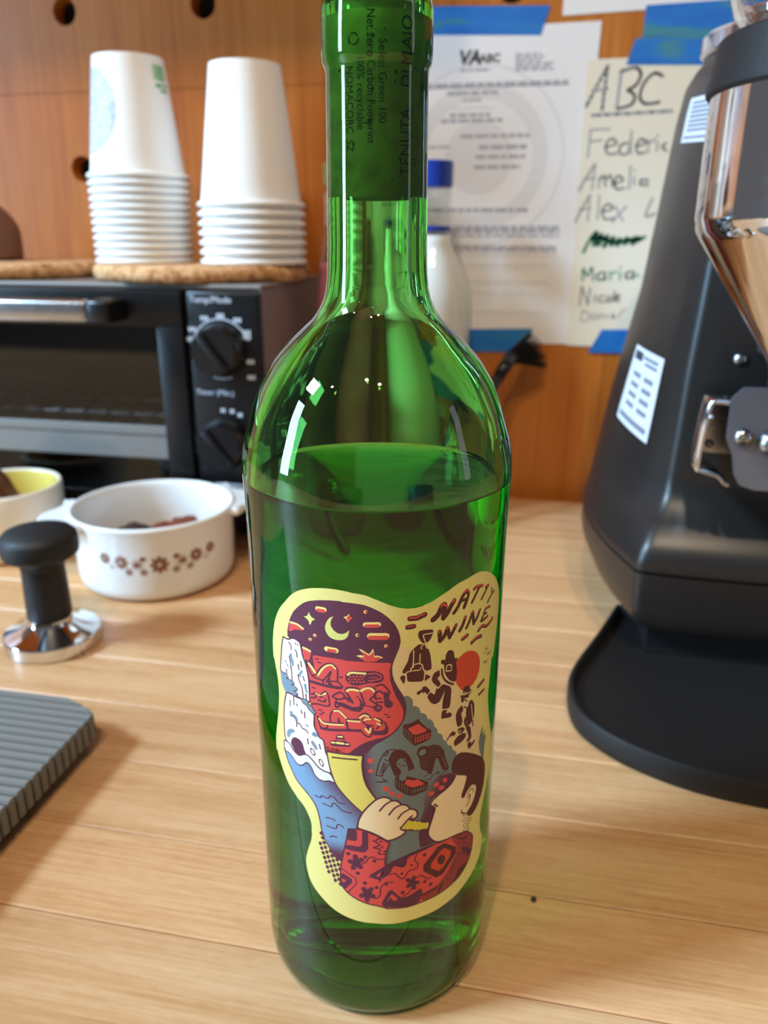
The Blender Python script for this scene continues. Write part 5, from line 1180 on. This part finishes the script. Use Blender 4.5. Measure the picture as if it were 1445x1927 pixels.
def dishf(cu_, cz_, lift=.00015): 
    def f(u, v):
        z = cz_ + v; r = .0568 + (z - .010) * .035 + lift; a = Ad + (cu_ + u) / .0573; return (r * cos(a), r * sin(a), z)
    return f
def dflower(u, z, r, n=8, mi=0):
    for k in range(n):
        a = 2 * pi * k / n; pts_ = [(r * (.58 + .42 * cos(t)) * cos(a) - r * .24 * sin(t) * sin(a), r * (.58 + .42 * cos(t)) * sin(a) + r * .24 * sin(t) * cos(a)) for t in [2 * pi * i / 8 for i in range(8)]]
        flat_poly(bm, pts_, dishf(u, z), mi)
def dcurl(u, z, s, mi=0):
    p = [(s * (1 - t * .13) * cos(t) * .5, s * (1 - t * .13) * sin(t) * .5) for t in [i * .7 for i in range(9)]]
    flat_poly(bm, stroke_outline(p, .0008), dishf(u, z, .00018), mi)
dflower(.0005, .0300, .0068, 8)
for s in (-1, 1):
    dflower(.0005 + s * .0150, .0312, .0046, 7, 1) ; dcurl(.0005 + s * .0112, .0345, .005, 0); dcurl(.0005 + s * .0155, .0300, .006, 0)
    dflower(.0005 + s * .0260, .0325, .0054, 8, 0); dflower(.0005 + s * .0380, .0345, .0044, 8, 0); dcurl(.0005 + s * .0335, .0285, .0048, 1); dflower(.0005 + s * .0110, .0252, .0030, 6, 0); dflower(.0005 + s * .0210, .0255, .0030, 6, 0)
fill_tris(bm, bm.faces[:]); link('flower_band', bm, ['decal_brown', 'decal_pale'], ds)
def blob(name, loc, r, m, label, sq=1.0, seed=0):
    rnd = random.Random(seed); bm = bmesh.new(); bmesh.ops.create_icosphere(bm, subdivisions=3, radius=r)
    ph = [rnd.uniform(0, 6) for _ in range(6)]
    for v in bm.verts:
        d = v.co.normalized(); k = 1 + .09 * sin(7 * d.x + ph[0]) * cos(6 * d.y + ph[1]) + .05 * sin(15 * d.z + ph[2]) * cos(13 * d.x + ph[3]); v.co = d * r * k; v.co.z *= sq
    z0 = min(v.co.z for v in bm.verts)
    for v in bm.verts: v.co.z -= z0
    return tag(link(name, bm, m, None, True, loc), label, 'spice', 'dried spices inside the white dish')
blob('dried_fruit', (-.2620, .5290, .0043), .0185, 'spice_red', 'large red-brown dried fruit inside the white dish', .92, 3)
blob('dried_spice', (-.3005, .5185, .0043), .0160, 'spice_dark', 'dark brown spice lump left inside the white dish', .92, 5)
blob('dried_spice', (-.2890, .5450, .0043), .0125, 'spice_red', 'red-brown spice lump at the back of the white dish', .85, 8)
blob('dried_spice', (-.2815, .5050, .0043), .0120, 'spice_dark', 'dark spice lump in the middle of the white dish', .9, 9)
# ------------------------------------------------------------------ tamper
tp = thing('coffee_tamper', 'coffee tamper with black handle and polished steel foot', 'tamper', (-.2925, .3945, 0))
bm = bmesh.new(); lathe(bm, [(0, 0), (.0285, 0), (.0292, .0006), (.0292, .0080), (.0286, .0088), (.0200, .0112), (.0135, .0150), (.0128, .0165), (.0126, .020), (0, .020)], 96); bmesh.ops.recalc_face_normals(bm, faces=bm.faces); soft(link('foot', bm, 'chrome', tp), 30)
bm = bmesh.new(); lathe(bm, [(0, .0185), (.0128, .0185), (.0134, .0195), (.0132, .035), (.0128, .050), (.0134, .0555), (.0150, .0575), (.0198, .0592), (.0222, .0612), (.0227, .0640), (.0227, .0700), (.0219, .0728), (.0196, .0750), (.012, .0775), (0, .0785)], 72); bmesh.ops.recalc_face_normals(bm, faces=bm.faces); link('handle', bm, 'black_rubber', tp, True)
# ------------------------------------------------------------------ ribbed rubber mat
mt = thing('tamping_mat', 'gray ribbed rubber tamping mat at the lower left corner', 'mat', (-.31, .20, 0))
def prism(bm, poly, z0, z1):
    a = [bm.verts.new((x, y, z0)) for x, y in poly]; b = [bm.verts.new((x, y, z1)) for x, y in poly]
    bm.faces.new(a[::-1]); bm.faces.new(b)
    for i in range(len(poly)): bm.faces.new((a[i], a[(i + 1) % len(poly)], b[(i + 1) % len(poly)], b[i]))
X1, Y1 = -.2065, .3105
bm = bmesh.new(); ch = .021
def xr(y): return X1 - max(0, (y - (Y1 - .011)) / .011) ** 1.6 * ch
core = [(-.42, .085), (X1 - .0013, .085)] + [(xr(Y1 - .011 + .011 * k / 6) - .0013, Y1 - .011 + .011 * k / 6 - .0008) for k in range(7)] + [(-.42, Y1 - .0008)]
prism(bm, core, .0062, .0188); link('core', bm, 'gray_rubber_dark', mt).location = (.31, -.20, 0)
k = 0; bm = bmesh.new(); y = Y1
while y > .09:
    y2 = y - .0041; xa, xb = xr(y), xr(y2)
    prism(bm, [(-.42, y2), (xb, y2), (xa, y), (-.42, y)], .0068, .0200); y -= .0056
bmesh.ops.bevel(bm, geom=[e for e in bm.edges if e.calc_length() > .004], offset=.0005, segments=2, affect='EDGES'); bmesh.ops.recalc_face_normals(bm, faces=bm.faces)
o = soft(link('ribs', bm, 'gray_rubber', mt), 45); o.location = (.31, -.20, 0)
bm = bmesh.new(); prism(bm, [(-.41, .095), (X1 - .010, .095), (X1 - .010, Y1 - .030), (X1 - .026, Y1 - .012), (-.41, Y1 - .012)], 0, .0062); link('base', bm, 'gray_rubber_dark', mt).location = (.31, -.20, 0)
# ------------------------------------------------------------------ coffee grinder
GX = .127
gr = thing('coffee_grinder', 'tall black coffee grinder with polished steel funnel and wide tray', 'grinder', (GX, .50, 0))
def interp(tab, z):
    for (z0, *a), (z1, *b) in zip(tab, tab[1:]):
        if z <= z1:
            t = max(0, (z - z0) / (z1 - z0)); return [i + (j - i) * t for i, j in zip(a, b)]
    return tab[-1][1:]
TAB = [(.030, .430, .064, .078), (.036, .427, .0675, .085), (.050, .4255, .0690, .0915), (.070, .424, .0695, .0915), (.078, .425, .0680, .0895), (.088, .432, .0640, .0880), (.098, .443, .0580, .0865), (.108, .4490, .0553, .0850), (.14, .450, .0535, .0800), (.175, .450, .0522, .0735), (.21, .450, .0500, .0665), (.258, .450, .0472, .0610), (.31, .450, .0440, .0555), (.330, .452, .0420, .0520), (.337, .456, .0385, .0480)]
def side_x(z, y):
    yf, hf, hs = interp(TAB, z); s = max(0, min(1, (y - yf) / (.535 - yf))); s = sin(s * pi / 2) ** 1.1 if s > 0 else 0
    k = 1 if y < .56 else 1 - .25 * ((y - .56) / .065) ** 2
    return (hf + (hs - hf) * s) * k
def plan(z):
    yf, hf, hs = interp(TAB, z); L = []
    for t in (.0, .3, .6, .82): L.append((hf * t * .965, yf - .0035 * (1 - t * t)))
    L += [(hf - .0080 * (1 - sin(radians(q))), yf + .0080 * (1 - cos(radians(q)))) for q in (0, 14, 28, 41, 54, 66)]
    for y in (.46, .47, .485, .50, .515, .53, .545, .56, .58, .60, .615):
        if y > yf + .009: L.append((side_x(z, y), y))
        else: L.append((side_x(z, yf + .009) - .0002, yf + .0085))
    xb = side_x(z, .615); L += [(xb * .92, .622), (xb * .8, .625), (xb * .4, .6255), (0, .6256)]
    right = [(GX + x, y) for x, y in L]; left = [(GX - x, y) for x, y in L[1:-1]]
    return right + left[::-1]
def loft(zs, name, m):
    bm = bmesh.new(); rings = [[bm.verts.new((x, y, z)) for x, y in plan(z)] for z in zs]
    for a, b in zip(rings, rings[1:]):
        n = len(a)
        for k in range(n): bm.faces.new((a[k], a[(k + 1) % n], b[(k + 1) % n], b[k]))
    bm.faces.new(rings[0][::-1]); bm.faces.new(rings[-1]); bmesh.ops.recalc_face_normals(bm, faces=bm.faces)
    return rel(soft(link(name, bm, m, gr), 40))
loft([.0300, .032, .036, .042, .050, .058, .0655], 'housing', 'black_satin')
loft([.0672, .070, .073, .078, .083, .088, .093, .098, .103, .108, .115, .125, .14, .16, .175, .19, .21, .235, .258, .285, .31, .322, .330, .334, .337], 'tower', 'black_satin')
TR = [(.0585, .492), (.0445, .45), (.0300, .41), (.0255, .388), (.0275, .367), (.0345, .3525), (.049, .3385), (.070, .3270), (.092, .3205), (.115, .3175), (.127, .3172)]
tr = catmull(TR, False, 4); tr = tr + [(2 * GX - x, y) for x, y in tr[::-1][1:]]
bm = bmesh.new(); c0 = (GX, .41)
def ringz(s, z): return [bm.verts.new((c0[0] + (x - c0[0]) * s, c0[1] + (y - c0[1]) * s, z)) for x, y in tr]
rs = [ringz(.975, 0), ringz(.995, .002), ringz(1, .005), ringz(1, .0125), ringz(.994, .0142), ringz(.975, .0142), ringz(.963, .0125), ringz(.950, .0085), ringz(.9, .0078)]
for a, b in zip(rs, rs[1:]):
    n = len(a)
    for k in range(n): bm.faces.new((a[k], a[(k + 1) % n], b[(k + 1) % n], b[k]))
bm.faces.new(rs[0][::-1]); bm.faces.new(rs[-1]); bmesh.ops.recalc_face_normals(bm, faces=bm.faces); rel(soft(link('tray', bm, 'black_rubber', gr), 50))
bm = bmesh.new(); prism(bm, [(GX - .055, .44), (GX + .055, .44), (GX + .06, .60), (GX - .06, .60)], .0, .0302); rel(link('pedestal', bm, 'black_plastic', gr))
bm = bmesh.new(); lathe(bm, [(0, .337), (.050, .337), (.0525, .339), (.0525, .3465), (.0505, .3485), (.044, .3485), (.043, .346), (0, .346)], 64, (GX, .520, 0)); bmesh.ops.recalc_face_normals(bm, faces=bm.faces); rel(soft(link('top_ring', bm, 'chrome', gr), 40))
FX, FY = .1225, .3885
bm = bmesh.new(); lathe(bm, [(.0605, .302), (.0607, .29), (.0607, .252), (.0598, .2465), (.0580, .2430), (.0225, .190), (.0205, .184), (.0205, .180), (.0190, .180), (.0190, .184), (.0210, .191), (.0565, .2437), (.0588, .2495), (.0592, .302)], 96, (FX, FY, 0)); bmesh.ops.recalc_face_normals(bm, faces=bm.faces)
rel(soft(link('dosing_funnel', bm, 'chrome', gr), 40))
bm = bmesh.new(); lathe(bm, [(0, .3205), (.0590, .3205), (.0600, .3195), (.0618, .3055), (.0626, .3035), (.0626, .3008), (.0620, .2998), (.0610, .2998), (0, .2998)], 80, (FX, FY, 0)); bmesh.ops.recalc_face_normals(bm, faces=bm.faces); rel(soft(link('collar', bm, 'black_rubber', gr), 30))
bm = bmesh.new(); lathe(bm, [(0, .3207), (.0500, .3207), (.0500, .3235), (.0550, .3300), (.0585, .338), (.0590, .350), (.0580, .370), (.0560, .372), (.0570, .350), (.0560, .339), (.0530, .3315), (.0480, .3255), (.0470, .3225), (0, .3225)], 80, (FX, FY, 0)); bmesh.ops.recalc_face_normals(bm, faces=bm.faces); rel(soft(link('hopper', bm, 'clear_glass', gr), 40))
# fork plate and clip
def plate(name, poly, y0, y1, m, bev=.0006):
    bm = bmesh.new(); a = [bm.verts.new((x, y0, z)) for x, z in poly]; b = [bm.verts.new((x, y1, z)) for x, z in poly]; bm.faces.new(a); bm.faces.new(b[::-1])
    for i in range(len(poly)): bm.faces.new((a[i], b[i], b[(i + 1) % len(poly)], a[(i + 1) % len(poly)]))
    bmesh.ops.recalc_face_normals(bm, faces=bm.faces)
    if bev: bmesh.ops.bevel(bm, geom=bm.edges[:], offset=bev, segments=2, affect='EDGES')
    return rel(soft(link(name, bm, m, gr), 30))
mir = lambda P: P + [(2 * GX - x, z) for x, z in P[::-1]]
plate('fork_plate', mir([(.1080, .1240), (.1010, .1262), (.0975, .1320), (.0955, .1420), (.0915, .1500), (.0912, .1700), (.0965, .1758), (.1180, .1758)]), .404, .4065, 'satin_steel')
plate('fork_stem', [(.105, .130), (.149, .130), (.149, .168), (.105, .168)], .4066, .4478, 'black_satin', .001)
bm = bmesh.new(); cl = [(.1005, .1662), (.0850, .1672), (.0826, .1650), (.0812, .150), (.0805, .1345), (.0822, .1318), (.0905, .1295), (.0940, .1262), (.0965, .1248)]
cl = catmull(cl, False, 4); a = [bm.verts.new((x, .4065, z)) for x, z in cl]; b = [bm.verts.new((x, .438, z)) for x, z in cl]
for i in range(len(cl) - 1): bm.faces.new((a[i], a[i + 1], b[i + 1], b[i]))
clip = rel(link('fork_clip', bm, 'chrome', gr, True)); md = clip.modifiers.new('thick', 'SOLIDIFY'); md.thickness = .0020; md.offset = 0
bm = bmesh.new(); box(bm, (.0835, .4365, .134), (.106, .438, .1655), .0005); rel(link('clip_back', bm, 'brushed_steel', gr))
for nm, x, z, r, y in (('screw', .0985, .1515, .0042, .404), ('screw', .1120, .1490, .0062, .404), ('screw', .0835, .1600, .0016, .4062), ('bolt', .1020, .1830, .0034, .4482), ('bolt', .0905, .1395, .0022, .4362)):
    bm = bmesh.new(); lathe(bm, [(0, 0), (r, 0), (r, r * .35), (r * .75, r * .75), (r * .3, r * .9), (r * .28, r * .55), (0, r * .55)], 24); bmesh.ops.rotate(bm, verts=bm.verts, cent=(0, 0, 0), matrix=Matrix.Rotation(radians(90), 3, 'X')); bmesh.ops.translate(bm, verts=bm.verts, vec=(x, y, z)); bmesh.ops.recalc_face_normals(bm, faces=bm.faces)
    rel(soft(link(nm, bm, 'brushed_steel', gr), 40))
def side_sticker(name, corners, rows, lab_):
    """corners (y,z) of a sticker on the left flank, clockwise from top front"""
    bm = bmesh.new(); N = 8
    def S(a, b, off):
        (y0, z0), (y1, z1), (y2, z2), (y3, z3) = corners
        y = (y0 * (1 - a) + y1 * a) * (1 - b) + (y3 * (1 - a) + y2 * a) * b; z = (z0 * (1 - a) + z1 * a) * (1 - b) + (z3 * (1 - a) + z2 * a) * b
        return (GX - side_x(z, y) - off, y - off * .3, z)
    g = [[bm.verts.new(S(i / N, j / N, .0004)) for j in range(N + 1)] for i in range(N + 1)]
    for i in range(N):
        for j in range(N): bm.faces.new((g[i][j], g[i + 1][j], g[i + 1][j + 1], g[i][j + 1]))
    o = rel(link(name, bm, 'sticker', gr, True)); o['label'] = lab_
    bm = bmesh.new()
    for (a0, a1, b0, b1, mi) in rows:
        for k in range(6):
            u0, u1 = a0 + (a1 - a0) * k / 6, a0 + (a1 - a0) * (k + 1) / 6
            bm.faces.new([bm.verts.new(S(u, v, .0006)) for u, v in ((u0, b0), (u1, b0), (u1, b1), (u0, b1))]).material_index = mi
    q = link('sticker_print', bm, ['print_mid', 'print_dark'], o)
r1 = [(.12, .82, .10 + i * .10, .15 + i * .10, 0) for i in range(7)] + [(.06, .9, .86, .91, 0)]
side_sticker('rating_sticker', [(.468, .3130), (.525, .3180), (.525, .2950), (.468, .2905)], r1, 'white rating sticker high on the grinder flank')
r2 = [(.62, .92, .05, .16, 1), (.12, .58, .07, .11, 0), (.12, .5, .14, .18, 0)] + [(.15 + .38 * (i % 2), .42 + .38 * (i % 2), .30 + .13 * (i // 2), .36 + .13 * (i // 2), 0) for i in range(8)] + [(.08, .92, .86, .93, 0)]
side_sticker('barcode_sticker', [(.471, .1785), (.512, .1815), (.512, .1365), (.471, .1290)], r2, 'white barcode sticker low on the grinder flank')
# ------------------------------------------------------------------ crumb
blob('crumb', (.0108, .2455, 0), .0011, 'crumb', 'tiny dark crumb on the counter right of the wine bottle', .7, 2)
cr = bpy.data.objects['crumb']; cr['category'] = 'crumb'; del cr['group']
